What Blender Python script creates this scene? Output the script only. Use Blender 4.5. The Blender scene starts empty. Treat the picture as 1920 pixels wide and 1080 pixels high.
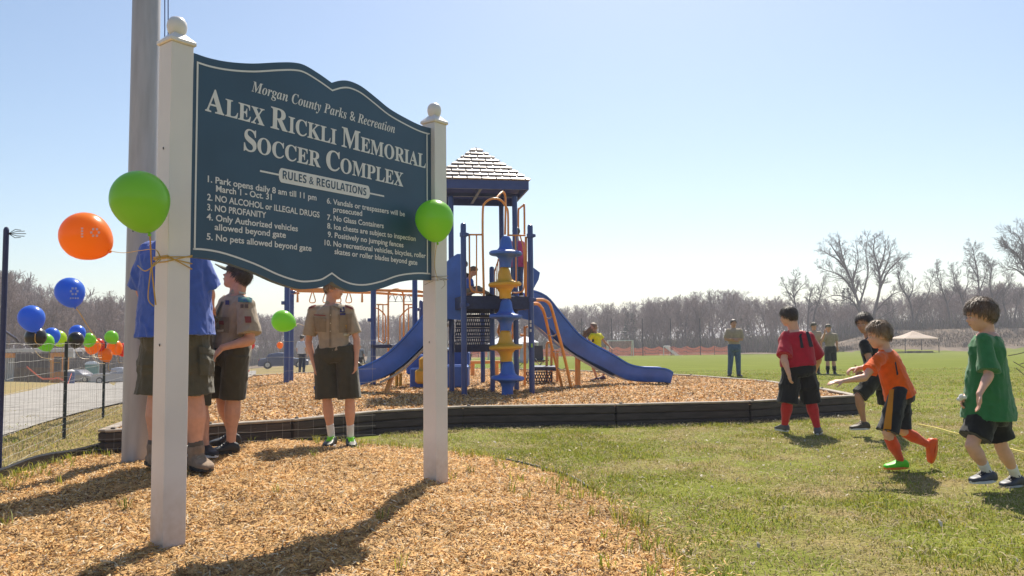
import bpy, bmesh, math, random
import numpy as np
from math import pi, sin, cos, radians, sqrt, atan2
from mathutils import Vector, Matrix, noise as mnoise
from mathutils.bvhtree import BVHTree

# ------------------------------------------------------------------ camera, sky, sun
SC = bpy.context.scene
COL = SC.collection
F = 1493.0                      # focal length in photo pixels (1920 wide)
CAM = Vector((0, 0, 1.05))
PITCH, ROLL = radians(3.83), radians(-0.6)
cd = bpy.data.cameras.new('camera'); cam = bpy.data.objects.new('camera', cd); COL.objects.link(cam)
cd.sensor_width = 36; cd.lens = 36 * F / 1920; cd.clip_end = 3000; cd.clip_start = .05
RM = (Matrix.Rotation(pi/2 + PITCH, 3, 'X') @ Matrix.Rotation(ROLL, 3, 'Z'))
cam.matrix_world = Matrix.Translation(CAM) @ RM.to_4x4()
SC.camera = cam
SUN_EL, SUN_AZ = radians(50), radians(11)
w = bpy.data.worlds.new('World'); SC.world = w; w.use_nodes = True
nt = w.node_tree
sky = nt.nodes.new('ShaderNodeTexSky'); sky.sky_type = 'NISHITA'; sky.sun_disc = False
sky.sun_elevation = SUN_EL; sky.sun_rotation = SUN_AZ
sky.air_density = 1.1; sky.dust_density = 0.75; sky.ozone_density = 1.6
bg = nt.nodes['Background']; bg.inputs[1].default_value = 0.083
nt.links.new(sky.outputs[0], bg.inputs[0])
sl = bpy.data.lights.new('sun', 'SUN'); sl.energy = 4.8; sl.angle = radians(.53); sl.color = (1, .92, .79)
so = bpy.data.objects.new('sun', sl); COL.objects.link(so)
sd = Vector((sin(SUN_AZ)*cos(SUN_EL), cos(SUN_AZ)*cos(SUN_EL), sin(SUN_EL)))
so.rotation_euler = sd.to_track_quat('Z', 'Y').to_euler(); so.location = (0, 0, 30)
SC.view_settings.view_transform = 'Standard'; SC.view_settings.look = 'None'
SC.view_settings.exposure = 0.70; SC.view_settings.gamma = 1
SC.view_settings.use_curve_mapping = False
SC.render.engine = 'CYCLES'; SC.cycles.max_bounces = 6; SC.cycles.transparent_max_bounces = 12

# ------------------------------------------------------------------ helpers
rng = random.Random(7)
NR = np.random.default_rng(11)
V = Vector
def ray(px, py):
    return (RM @ Vector(((px-960)/F, -(py-540)/F, -1))).normalized()
def W(px, py, Y):
    r = ray(px, py); return CAM + r*(Y/r.y)
def GP(px, py, z=0.0):
    r = ray(px, py); return CAM + r*((z-CAM.z)/r.z)
def pix(p):
    q = RM.transposed() @ (V(p)-CAM); return (960 + F*q.x/-q.z, 540 - F*q.y/-q.z)

MATS = {}
def mat(name, col, rough=.6, metal=0, var=.12, scale=8, bump=0, bscale=60, spec=.4, trans=0, coat=0, sheen=0, attr=False, dark=None, alpha=1, detail=4, stretch=None):
    """principled + noise tinted colour; var = brightness spread, trans = share of translucent light"""
    if name in MATS: return MATS[name]
    m = bpy.data.materials.new(name); m.use_nodes = True; MATS[name] = m
    n = m.node_tree; b = n.nodes['Principled BSDF']; L = n.links.new
    b.inputs['Roughness'].default_value = rough; b.inputs['Metallic'].default_value = metal
    b.inputs['Specular IOR Level'].default_value = spec
    if coat: b.inputs['Coat Weight'].default_value = coat; b.inputs['Coat Roughness'].default_value = .15
    if sheen: b.inputs['Sheen Weight'].default_value = sheen
    c = (*col, 1)
    tc = n.nodes.new('ShaderNodeTexCoord'); src = tc.outputs['Object']
    if stretch:
        mp = n.nodes.new('ShaderNodeMapping'); mp.inputs['Scale'].default_value = stretch; L(src, mp.inputs[0]); src = mp.outputs[0]
    nz = n.nodes.new('ShaderNodeTexNoise'); nz.inputs['Scale'].default_value = scale; nz.inputs['Detail'].default_value = detail
    L(src, nz.inputs['Vector'])
    rp = n.nodes.new('ShaderNodeValToRGB'); cr = rp.color_ramp
    d = dark or tuple(x*(1-var) for x in col); u = tuple(min(1, x*(1+var)) for x in col)
    cr.elements[0].position = .3; cr.elements[0].color = (*d, 1); cr.elements[1].position = .7; cr.elements[1].color = (*u, 1)
    L(nz.outputs['Fac'], rp.inputs[0]); out = rp.outputs[0]
    if attr:
        at = n.nodes.new('ShaderNodeAttribute'); at.attribute_name = 'tint'
        mx = n.nodes.new('ShaderNodeMix'); mx.data_type = 'RGBA'; mx.blend_type = 'MULTIPLY'; mx.inputs[0].default_value = 1
        L(out, mx.inputs[6]); L(at.outputs['Color'], mx.inputs[7]); out = mx.outputs[2]
    L(out, b.inputs['Base Color'])
    if bump:
        nb = n.nodes.new('ShaderNodeTexNoise'); nb.inputs['Scale'].default_value = bscale; nb.inputs['Detail'].default_value = 5
        L(src, nb.inputs['Vector'])
        bp = n.nodes.new('ShaderNodeBump'); bp.inputs['Strength'].default_value = bump; bp.inputs['Distance'].default_value = .01
        L(nb.outputs['Fac'], bp.inputs['Height']); L(bp.outputs[0], b.inputs['Normal'])
    if trans:
        tr = n.nodes.new('ShaderNodeBsdfTranslucent'); L(out, tr.inputs[0])
        ms = n.nodes.new('ShaderNodeMixShader'); ms.inputs[0].default_value = trans
        L(b.outputs[0], ms.inputs[1]); L(tr.outputs[0], ms.inputs[2]); L(ms.outputs[0], n.nodes['Material Output'].inputs[0])
    return m

class Geo:
    def __init__(s): s.v = []; s.f = []
    def add(s, vs, fs):
        o = len(s.v); s.v += [tuple(x) for x in vs]; s.f += [tuple(i+o for i in q) for q in fs]; return s
    def box(s, c, d, R=None, taper=1):
        hx, hy, hz = d[0]/2, d[1]/2, d[2]/2
        vs = []
        for z in (-1, 1):
            k = taper if z > 0 else 1
            for x, y in ((-1, -1), (1, -1), (1, 1), (-1, 1)):
                p = V((x*hx*k, y*hy*k, z*hz)); vs.append((R @ p if R else p) + V(c))
        return s.add(vs, [(3,2,1,0), (4,5,6,7), (0,1,5,4), (1,2,6,5), (2,3,7,6), (3,0,4,7)])
    def bevbox(s, c, d, b=.01, R=None):
        vs, fs = bevel_box(d, b)
        return s.add([(R @ V(p) if R else V(p)) + V(c) for p in vs], fs)
    def loft(s, rings, cap=True, closed=False):
        n = len(rings[0]); vs = [p for r in rings for p in r]; fs = []
        m = len(rings)
        for i in range(m if closed else m-1):
            j = (i+1) % m
            for k in range(n):
                fs.append((i*n+k, i*n+(k+1) % n, j*n+(k+1) % n, j*n+k))
        if cap and not closed: fs += [tuple(range(n))[::-1], tuple((m-1)*n+k for k in range(n))]
        return s.add(vs, fs)
    def tube(s, pts, r, n=8, closed=False, flat=1):
        pts = [V(p) for p in pts]; m = len(pts)
        rs = r if isinstance(r, (list, tuple)) else [r]*m
        rings = []; up = None
        for i, p in enumerate(pts):
            a = pts[(i-1) % m] if (i or closed) else p; b = pts[(i+1) % m] if (i < m-1 or closed) else p
            t = (b-a).normalized() if (b-a).length > 1e-9 else V((0, 0, 1))
            if up is None: up = V((0, 0, 1)) if abs(t.z) < .9 else V((0, 1, 0))
            u = t.cross(up);
            if u.length < 1e-6: u = t.cross(V((1, 0, 0)))
            u.normalize(); q = u.cross(t).normalized(); up = q
            rings.append([p + u*(cos(2*pi*k/n)*rs[i]) + q*(sin(2*pi*k/n)*rs[i]*flat) for k in range(n)])
        return s.loft(rings, closed=closed)
    def lathe(s, prof, c=(0, 0, 0), n=20, R=None):
        rings = [[(R @ V((r*cos(2*pi*k/n), r*sin(2*pi*k/n), z)) if R else V((r*cos(2*pi*k/n), r*sin(2*pi*k/n), z))) + V(c) for k in range(n)] for r, z in prof]
        return s.loft(rings)
    def ell(s, c, r, R=None, nu=14, nv=9):
        if not isinstance(r, (tuple, list)): r = (r, r, r)
        rings = []
        for j in range(nv+1):
            th = pi*(j+.02)/(nv+.04); 
            rings.append([(V((r[0]*sin(th)*cos(2*pi*k/nu), r[1]*sin(th)*sin(2*pi*k/nu), -r[2]*cos(th)))) for k in range(nu)])
        rings = [[(R @ p if R else p) + V(c) for p in q] for q in rings]
        return s.loft(rings)
    def prism(s, poly, n, th):
        n = V(n).normalized(); k = len(poly)
        a = [V(p) for p in poly]; b = [V(p)-n*th for p in poly]
        return s.add(a+b, [tuple(range(k)), tuple(range(2*k-1, k-1, -1))] + [(i, k+i, k+(i+1) % k, (i+1) % k) for i in range(k)])

def bevel_box(d, b):
    hx, hy, hz = d[0]/2, d[1]/2, d[2]/2; b = min(b, hx*.45, hy*.45, hz*.45)
    vs = []
    for z, i in ((-hz, b), (-hz+b, 0), (hz-b, 0), (hz, b)):
        x, y = hx-i, hy-i; c = b*.7
        vs += [(-x+c, -y, z), (x-c, -y, z), (x, -y+c, z), (x, y-c, z), (x-c, y, z), (-x+c, y, z), (-x, y-c, z), (-x, -y+c, z)]
    fs = []
    for j in range(3):
        for k in range(8): fs.append((j*8+k, j*8+(k+1) % 8, (j+1)*8+(k+1) % 8, (j+1)*8+k))
    fs += [tuple(range(8))[::-1], tuple(24+k for k in range(8))]
    return vs, fs

def wloc(o):
    p = V((0, 0, 0))
    while o: p = p + o.location; o = o.parent
    return p
def link(o, parent=None):
    COL.objects.link(o)
    if parent: o.parent = parent
    return o
def put(name, g, m, parent=None, smooth=False, loc=None, label=None, kind=None):
    """Geo in world coordinates -> ONE mesh object; parent offsets are taken off the vertices"""
    base = wloc(parent) if parent else V((0, 0, 0))
    if loc is not None: base2 = V(loc)
    elif parent is None and g.v:
        a = np.array(g.v); base2 = V(((a[:, 0].min()+a[:, 0].max())/2, (a[:, 1].min()+a[:, 1].max())/2, a[:, 2].min()))
    else: base2 = base
    me = bpy.data.meshes.new(name)
    me.from_pydata([tuple(V(p)-base2) for p in g.v], [], g.f); me.update()
    if smooth: me.polygons.foreach_set('use_smooth', [True]*len(me.polygons))
    me.materials.append(m)
    o = bpy.data.objects.new(name, me); o.location = base2-base
    if label: o['label'] = label
    if kind: o['kind'] = kind
    return link(o, parent)
def autosmooth(o, ang=40):
    bm = bmesh.new(); bm.from_mesh(o.data); bmesh.ops.recalc_face_normals(bm, faces=bm.faces)
    for e in bm.edges:
        e.smooth = not (len(e.link_faces) == 2 and e.calc_face_angle(0) > radians(ang))
    for f in bm.faces: f.smooth = True
    bm.to_mesh(o.data); bm.free(); return o
def thing(name, label, cat, loc, group=None):
    o = bpy.data.objects.new(name, None); o.empty_display_size = .1; o.location = loc
    return tag(link(o), label, cat, group)
def tag(o, label, cat, group=None):
    o['label'] = label; o['category'] = cat
    if group: o['group'] = group
    return o
def copy_tree(o, parent=None, off=None):
    c = o.copy(); COL.objects.link(c); c.parent = parent
    if off is not None: c.location = off
    for ch in list(o.children): copy_tree(ch, c)
    return c
def npmesh(name, v, f, m, parent=None, kind=None, tint=None, smooth=False):
    """numpy verts (N,3), faces (M,k)"""
    me = bpy.data.meshes.new(name); k = f.shape[1]
    me.vertices.add(len(v)); me.vertices.foreach_set('co', v.astype(np.float32).ravel())
    me.loops.add(f.size); me.loops.foreach_set('vertex_index', f.astype(np.int32).ravel())
    me.polygons.add(len(f)); me.polygons.foreach_set('loop_start', np.arange(0, f.size, k, dtype=np.int32))
    if tint is not None:
        a = me.attributes.new('tint', 'FLOAT_COLOR', 'POINT')
        a.data.foreach_set('color', np.concatenate([tint, np.ones((len(tint), 1))], 1).astype(np.float32).ravel())
    me.update(calc_edges=True)
    if smooth: me.polygons.foreach_set('use_smooth', [True]*len(f))
    me.materials.append(m); o = bpy.data.objects.new(name, me)
    if kind: o['kind'] = kind
    return link(o, parent)
def interp(x, xs, ys): return np.interp(x, xs, ys)
def catmull(P, sub=4, closed=False):
    P = [V(p) for p in P]; n = len(P); out = []
    for i in range(n if closed else n-1):
        p1, p2 = P[i], P[(i+1) % n]
        p0 = P[(i-1) % n] if (closed or i) else p1; p3 = P[(i+2) % n] if (closed or i+2 < n) else p2
        for k in range(sub):
            t = k/sub
            out.append(.5*((2*p1)+(p2-p0)*t+(2*p0-5*p1+4*p2-p3)*t*t+(3*p1-p0-3*p2+p3)*t**3))
    if not closed: out.append(P[-1])
    return out
_perm = NR.random((64, 64))
def vnoise(x, y):
    xi = np.floor(x).astype(int); yi = np.floor(y).astype(int); fx = x-xi; fy = y-yi
    fx = fx*fx*(3-2*fx); fy = fy*fy*(3-2*fy); g = lambda a, b: _perm[a % 64, b % 64]
    return (g(xi, yi)*(1-fx)+g(xi+1, yi)*fx)*(1-fy)+(g(xi, yi+1)*(1-fx)+g(xi+1, yi+1)*fx)*fy
def fbm(x, y, s=1, o=3):
    r = 0; a = .5; t = 0
    for i in range(o): r = r+a*vnoise(x*s+13.7*i, y*s+5.1*i); t += a; a *= .55; s *= 2.1
    return r/t
def inpoly(x, y, P):
    P = np.array(P); c = np.zeros(np.shape(x), bool); n = len(P)
    for i in range(n):
        x1, y1 = P[i][:2]; x2, y2 = P[(i+1) % n][:2]
        if y1 == y2: continue
        c ^= ((y1 > y) != (y2 > y)) & (x < (x2-x1)*(y-y1)/(y2-y1)+x1)
    return c
def edged(x, y, P):
    P = np.array(P)[:, :2]; d = np.full(np.shape(x), 1e9)
    for i in range(len(P)):
        a = P[i]; b = P[(i+1) % len(P)]; ab = b-a; l = (ab**2).sum()+1e-12
        t = np.clip(((x-a[0])*ab[0]+(y-a[1])*ab[1])/l, 0, 1)
        d = np.minimum(d, np.hypot(x-a[0]-t*ab[0], y-a[1]-t*ab[1]))
    return d

# ------------------------------------------------------------------ lie of the land
def sstep(a, b, x):
    t = np.clip((x-a)/(b-a), 0, 1); return t*t*(3-2*t)
def terr(x, y):
    x = np.asarray(x, float); y = np.asarray(y, float)
    t = x/np.maximum(y, 4)
    s = interp(t, [-.8, -.62, -.5, -.3, -.1, 1], [.034, .035, .042, .0235, .013, .013])
    y0 = interp(t, [-.5, -.1], [14, 28])
    z = -s*np.clip(y-y0, 0, 95)
    bank = sstep(.36, .46, t)*sstep(103, 118, y)*2.9
    return z + bank + sstep(125, 260, y)*interp(t, [-.6, -.2, 0, .3, .6], [2, 0, 0, 3, 4])
BED = [GP(*p) for p in ((-60, 925), (0, 903), (110, 870), (228, 842), (380, 834), (520, 831), (640, 834), (740, 842), (850, 852), (930, 864), (1000, 880), (1060, 897), (1105, 922), (1150, 946), (1195, 975), (1225, 1005), (1262, 1045), (1300, 1090), (1330, 1180))] + [V((.6, 1.2, 0)), V((-9, 1.2, 0)), V((-9, 5, 0))]
BED = [(p.x, p.y) for p in BED]
def bedz(x, y):
    d = np.where(inpoly(x, y, BED), edged(x, y, BED), 0)
    return .03*sstep(0, .12, d) + .075*sstep(0, 1.5, d)*np.clip((y-3.5)/1.9, 0, 1) + (fbm(x, y, 2.2)-.5)*.085*sstep(0, .5, d) + (fbm(x, y, 9)-.5)*.04*sstep(0, .3, d)
TOPZ = .25
PLAY_TOP = [GP(px, py, TOPZ) for px, py in ((195, 808), (378, 798), (545, 788), (700, 772), (867, 763), (1153, 759), (1402, 753), (1606, 742), (1545, 730), (1440, 715), (1300, 704), (1180, 698), (1060, 694), (900, 691), (700, 694), (560, 699), (470, 704))]
PLAY = [(p.x, p.y) for p in PLAY_TOP]
MZ = .215
def playz(x, y): return MZ + (fbm(x, y, 1.1)-.5)*.07 + (fbm(x, y, 5)-.5)*.03
def gz(x, y):
    x = float(x); y = float(y); xa = np.array([x]); ya = np.array([y])
    if inpoly(xa, ya, BED)[0]: return float(bedz(xa, ya)[0])
    if inpoly(xa, ya, PLAY)[0]: return float(playz(xa, ya)[0])
    return float(terr(x, y))
# ------------------------------------------------------------------ ground
def ground_material():
    m = bpy.data.materials.new('turf'); m.use_nodes = True; n = m.node_tree; L = n.links.new; b = n.nodes['Principled BSDF']
    tc = n.nodes.new('ShaderNodeTexCoord')
    def noise(s, d=4, stretch=None):
        x = n.nodes.new('ShaderNodeTexNoise'); x.inputs['Scale'].default_value = s; x.inputs['Detail'].default_value = d
        if stretch:
            mp = n.nodes.new('ShaderNodeMapping'); mp.inputs['Scale'].default_value = stretch; L(tc.outputs['Object'], mp.inputs[0]); L(mp.outputs[0], x.inputs['Vector'])
        else: L(tc.outputs['Object'], x.inputs['Vector'])
        return x.outputs['Fac']
    def ramp(f, a, b_, p0=.35, p1=.65):
        r = n.nodes.new('ShaderNodeValToRGB'); r.color_ramp.elements[0].position = p0; r.color_ramp.elements[1].position = p1
        r.color_ramp.elements[0].color = (*a, 1); r.color_ramp.elements[1].color = (*b_, 1); L(f, r.inputs[0]); return r.outputs[0]
    def mix(f, a, b_):
        x = n.nodes.new('ShaderNodeMix'); x.data_type = 'RGBA'; L(f, x.inputs[0]); L(a, x.inputs[6]); L(b_, x.inputs[7]); return x.outputs[2]
    green = ramp(noise(3.0, 6), (.145, .165, .028), (.22, .235, .05))
    straw = ramp(noise(40, 4), (.20, .15, .07), (.38, .29, .14))
    fine = ramp(noise(1.3, 8), (0, 0, 0), (1, 1, 1), .47, .66)
    near = mix(fine, green, straw)
    far = ramp(noise(.35, 5, (1, 3, 1)), (.125, .155, .022), (.18, .205, .036))
    sp = n.nodes.new('ShaderNodeSeparateXYZ'); L(tc.outputs['Object'], sp.inputs[0])
    mr = n.nodes.new('ShaderNodeMapRange'); mr.inputs[1].default_value = 10; mr.inputs[2].default_value = 24; L(sp.outputs[1], mr.inputs[0])
    c = mix(mr.outputs[0], near, far)
    mr2 = n.nodes.new('ShaderNodeMapRange'); mr2.inputs[1].default_value = -3.3; mr2.inputs[2].default_value = -5; L(sp.outputs[0], mr2.inputs[0])
    c = mix(mr2.outputs[0], c, mix(ramp(noise(.8, 7), (0, 0, 0), (1, 1, 1), .3, .5), ramp(noise(5), (.16, .17, .05), (.24, .22, .08)), straw))
    L(c, b.inputs['Base Color']); b.inputs['Roughness'].default_value = .9; b.inputs['Specular IOR Level'].default_value = .03
    bp = n.nodes.new('ShaderNodeBump'); bp.inputs['Strength'].default_value = .8; bp.inputs['Distance'].default_value = .03
    L(noise(30, 6), bp.inputs['Height']); L(bp.outputs[0], b.inputs['Normal'])
    return m
def sheet(name, xs, ys, zf, m, keep=None, kind='structure'):
    X, Y = np.meshgrid(xs, ys); Z = zf(X, Y); nx = len(xs); ny = len(ys)
    v = np.stack([X, Y, Z], -1).reshape(-1, 3); i = np.arange(nx*ny).reshape(ny, nx)
    f = np.stack([i[:-1, :-1], i[:-1, 1:], i[1:, 1:], i[1:, :-1]], -1).reshape(-1, 4)
    if keep is not None:
        c = v[f].mean(1); f = f[keep(c[:, 0], c[:, 1])]
        u, inv = np.unique(f, return_inverse=True); v = v[u]; f = inv.reshape(-1, 4)
    return npmesh(name, v, f, m, kind=kind, smooth=True)
# near sheet (fine) + far polar fan in one mesh
rad = np.concatenate([[0.3], np.linspace(2, 30, 40), np.geomspace(32, 1600, 60)])
az = np.concatenate([np.linspace(-180, -46, 20), np.linspace(-44, 44, 90), np.linspace(46, 180, 20)])
R_, A_ = np.meshgrid(rad, np.radians(az)); gx = R_*np.sin(A_); gy = R_*np.cos(A_)
zz = terr(gx, gy) + (fbm(gx, gy, .9)-.5)*.03*(R_ < 25)
zz = np.where(inpoly(gx, gy, PLAY) | inpoly(gx, gy, BED), zz-.05, zz)
i = np.arange(gx.size).reshape(gx.shape)
f = np.stack([i[:-1, :-1], i[1:, :-1], i[1:, 1:], i[:-1, 1:]], -1).reshape(-1, 4)[:, ::-1]
TURF = ground_material()
npmesh('ground', np.stack([gx, gy, zz], -1).reshape(-1, 3), f, TURF, kind='structure', smooth=True)
# woodland floor and scrubby bank beyond the field
wf = mat('leaf_litter', (.15, .105, .065), .95, var=.45, scale=.6, bump=.5, bscale=3, detail=8)
gx2, gy2 = np.meshgrid(np.linspace(-.95, .95, 120), np.concatenate([np.linspace(106, 130, 16), np.geomspace(135, 600, 24)]))
Yw = gy2 + interp(gx2, [-.9, -.3, .0, .38, .45, .9], [-4, 2, 0, 2, -3, -3]); Xw = gx2*Yw
i = np.arange(Xw.size).reshape(Xw.shape); f = np.stack([i[:-1, :-1], i[:-1, 1:], i[1:, 1:], i[1:, :-1]], -1).reshape(-1, 4)
npmesh('woodland_floor', np.stack([Xw, Yw, terr(Xw, Yw)+.05+(fbm(Xw, Yw, .2)-.5)*.8*sstep(106, 112, Yw)], -1).reshape(-1, 3), f, wf, kind='structure', smooth=True)
gx2, gy2 = np.meshgrid(np.linspace(.37, 1.1, 60), np.linspace(0, 1, 14)); Yw = interp(gx2, [.37, .45, 1.1], [109, 103, 103])+gy2*interp(gx2, [.37, .45, 1.1], [5, 15, 15]); Xw = gx2*Yw
i = np.arange(Xw.size).reshape(Xw.shape); f = np.stack([i[:-1, :-1], i[:-1, 1:], i[1:, 1:], i[1:, :-1]], -1).reshape(-1, 4)
npmesh('dirt_bank', np.stack([Xw, Yw, terr(Xw, Yw)+.45*np.sin(pi*np.clip(gy2*1.4, 0, .5))*1+.02+(fbm(Xw, Yw, .35)-.5)*.7*np.clip(gy2*4, 0, 1)], -1).reshape(-1, 3), f, mat('bank_dirt', (.15, .11, .075), .95, var=.5, scale=.7, bump=.5, bscale=4, detail=8), kind='structure', smooth=True)
# gravel road on the left
ROAD = [GP(*p) for p in ((231, 758), (120, 790), (-10, 830))]
def roadpts():
    near = [(231, 757), (150, 776), (60, 803), (-60, 842), (-260, 900)]
    return near
gm = mat('gravel', (.27, .25, .225), .95, var=.3, scale=3, bump=.5, bscale=40, detail=8)
def on_terr(px, py):
    r = ray(px, py); t = 5.0
    while t < 400:
        p = CAM+r*t
        if p.z < float(terr(p.x, p.y)): break
        t += .05 if t < 40 else .3
    return p
near = [on_terr(*p) for p in ((480, 702), (380, 726), (300, 742), (231, 757), (150, 776), (60, 803), (-60, 842), (-260, 905))]
far_ = [on_terr(*p) for p in ((480, 695.5), (380, 700), (300, 711), (231, 714.5), (133, 718), (60, 733), (-60, 756), (-260, 790))]
vs = []; NS = 24
for a, b_ in zip(catmull(near, 4), catmull(far_, 4)):
    for k in range(NS+1):
        p = a.lerp(b_, (k/NS)**1.6); vs.append((p.x, p.y, float(terr(p.x, p.y))+.03))
vs = np.array(vs); nr = len(vs)//(NS+1); i = np.arange(len(vs)).reshape(nr, NS+1)
f = np.stack([i[:-1, :-1], i[:-1, 1:], i[1:, 1:], i[1:, :-1]], -1).reshape(-1, 4)
npmesh('gravel_road', vs, f, gm, kind='structure')
# mulch bed round the sign and mulch in the playground
mm = mat('mulch', (.50, .30, .125), .95, var=.5, scale=14, bump=.9, bscale=90, detail=8)
sheet('mulch_bed', np.arange(-9, 1.6, .05), np.arange(1.2, 8.6, .05), lambda x, y: bedz(x, y)+.004, mm, lambda x, y: inpoly(x, y, BED))
pm = mat('playground_mulch', (.50, .30, .15), .95, var=.45, scale=6, bump=.9, bscale=50, detail=8)
xs_ = [p[0] for p in PLAY]; ys_ = [p[1] for p in PLAY]
sheet('playground_mulch_floor', np.arange(min(xs_), max(xs_), .12), np.arange(min(ys_), max(ys_), .12), playz, pm, lambda x, y: inpoly(x, y, PLAY))

# scattered chips and grass blades: real geometry, joined because nobody could count it
def quads_scatter(name, x, y, z, L, Wd, m, tint, tilt=.35, curl=.25):
    n = len(x); a = NR.random(n)*2*pi; el = (NR.random(n)-.35)*tilt*2
    d = np.stack([np.cos(a)*np.cos(el), np.sin(a)*np.cos(el), np.sin(el)], -1)
    s = np.stack([-np.sin(a), np.cos(a), (NR.random(n)-.5)*1.4], -1); s /= np.linalg.norm(s, axis=1)[:, None]
    nn = np.cross(d, s); c = np.stack([x, y, z], -1); L = L[:, None]; Wd = Wd[:, None]
    pts = [c-d*L/2-s*Wd*.3, c-d*L/2+s*Wd*.3, c+nn*L*curl*.3+s*Wd/2, c+nn*L*curl*.3-s*Wd/2, c+d*L/2+s*Wd*.25, c+d*L/2-s*Wd*.25]
    v = np.stack(pts, 1).reshape(-1, 3); b_ = np.arange(n)[:, None]*6
    f = np.concatenate([b_+np.array([[0, 1, 2, 3]]), b_+np.array([[3, 2, 4, 5]])])
    return npmesh(name, v, f, m, kind='stuff', tint=np.repeat(tint, 6, 0))
chipm = mat('wood_chip', (.75, .75, .75), .75, var=.1, scale=30, spec=.35, attr=True, trans=.12)
def chip_tint(n, x, y):
    base = np.array([.82, .50, .18]); k = NR.random(n)
    t = base*(.55+.75*NR.random((n, 1))); pale = k > .86; t[pale] = np.array([.88, .70, .45])*(.8+.35*NR.random((pale.sum(), 1)))
    dk = k < .16; t[dk] = np.array([.24, .13, .06])*(.6+.7*NR.random((dk.sum(), 1)))
    return t*(.60+.45*fbm(x, y, 3)+.42*fbm(x+9, y+3, .9))[:, None]
def region(poly, x0, x1, y0, y1, dens):
    n = int((x1-x0)*(y1-y0)*dens); x = x0+(x1-x0)*NR.random(n); y = y0+(y1-y0)*NR.random(n); k = inpoly(x, y, poly) if poly is not None else np.ones(n, bool)
    return x[k], y[k]
def inview(x, y, mrg=.5): return (y > 2.9) & (np.abs(x) < y*.66+mrg)
x, y = region(BED, -6.2, 1.6, 2.9, 8.4, 5600)
k = inview(x, y) & (NR.random(len(x)) < np.clip(1.25-(y-3)*.11, .55, 1)); x, y = x[k], y[k]; n = len(x)
quads_scatter('wood_chips', x, y, bedz(x, y)+.006+NR.random(n)*.016, .014+.040*NR.random(n)**1.5, .0035+.0065*NR.random(n), chipm, chip_tint(n, x, y), .55)
x, y = region(None, -6.2, 2.2, 3.2, 8.6, 2600); e = edged(x, y, BED); k = inview(x, y) & ~inpoly(x, y, BED) & ~inpoly(x, y, PLAY) & (y > 3) & (x > -4.6) & (NR.random(len(x)) < np.exp(-e/.075)*(.4+1.2*fbm(x, y, 4))); x, y = x[k], y[k]; n = len(x)
quads_scatter('spilled_wood_chips', x, y, terr(x, y)+.014+NR.random(n)*.014, .014+.035*NR.random(n), .004+.006*NR.random(n), chipm, chip_tint(n, x, y), .5)
x, y = region(PLAY, min(xs_), max(xs_), min(ys_), max(ys_), 1000)
k = inview(x, y) & (NR.random(len(x)) < np.clip(1.3-(y-8)*.08, .35, 1)); x, y = x[k], y[k]; n = len(x)
quads_scatter('playground_wood_chips', x, y, playz(x, y)+.008+NR.random(n)*.02, .03+.045*NR.random(n), .012+.012*NR.random(n), chipm, chip_tint(n, x, y)*np.array([1.0, 1.0, 1.08]), .7)

grassm = mat('grass_blade', (1, 1, 1), .6, var=.08, spec=.3, attr=True, trans=.4)
def blades(name, x, y, z, h, wd, straw):
    if name == 'rough_grass': straw = straw | (NR.random(len(x)) < .72)
    n = len(x); a = NR.random(n)*2*pi; ln = (.15+.9*NR.random(n))
    a2 = NR.random(n)*2*pi
    c = np.stack([x, y, z-.004], -1); s = np.stack([np.cos(a), np.sin(a), 0*a], -1)*wd[:, None]/2
    d = np.stack([np.cos(a2)*ln, np.sin(a2)*ln, 0*a], -1)
    mid = c + (d*.35+np.array([0, 0, .6]))*h[:, None]; tip = c+(d+np.array([0, 0, 1-.25]))*h[:, None]
    v = np.stack([c-s, c+s, mid+s*.8, mid-s*.8, tip], 1).reshape(-1, 3); b_ = np.arange(n)[:, None]*5
    f = np.concatenate([b_+np.array([[0, 1, 2]]), b_+np.array([[0, 2, 3]]), b_+np.array([[3, 2, 4]])])
    g = np.array([.29, .335, .048])*(.6+.7*NR.random((n, 1))) * np.array([1, 1, 1])
    g[:, 0] *= .85+.5*NR.random(n)
    st = np.array([.50, .40, .20])*(.65+.65*NR.random((n, 1)))
    t = np.where(straw[:, None], st, g)
    return npmesh(name, v, f, grassm, kind='stuff', tint=np.repeat(t, 5, 0))
def lawn(name, x0, x1, y0, y1, dens, hs, ws, thin=None, extra=None):
    x, y = region(None, x0, x1, y0, y1, dens)
    k = inview(x, y, .3) & ~inpoly(x, y, PLAY) & ~inpoly(x, y, BED)
    if extra is not None: k &= extra(x, y)
    x, y = x[k], y[k]
    p = fbm(x, y, .9, 4); q = fbm(x+31, y+7, 3.2, 3); k = NR.random(len(x)) < np.clip(1.9-2.6*np.clip(p*.55+q*.45-.38, 0, 1)*2.2, .12, 1)
    if thin: k &= NR.random(len(x)) < thin(x, y)
    x, y, p, q = x[k], y[k], p[k], q[k]; n = len(x)
    straw = NR.random(n) < np.clip((p*.5+q*.5-.40)*4.6+.17, .10, .85)
    tuft = np.clip(1.5-2.2*(fbm(x+5, y+50, 1.6)-.2), .55, 1.6)
    h = hs*(.4+NR.random(n))*np.where(straw, .6, tuft)
    return blades(name, x, y, terr(x, y)+(fbm(x, y, .9)-.5)*.03, h, ws*(.6+.8*NR.random(n)), straw)
lawn('grass', -1.5, 7.5, 3.0, 11.6, 5200, .030, .0055, lambda x, y: np.clip(1.25-(y-4)*.1, .45, 1))
lawn('grass_beyond_playground', -1, 17, 11.0, 27, 420, .038, .016, lambda x, y: np.clip(1.3-(y-11)*.06, .3, 1))
lawn('rough_grass', -9, -3.2, 5.5, 13.5, 1900, .045, .009, None, lambda x, y: x < -.36*y-.6)
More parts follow.
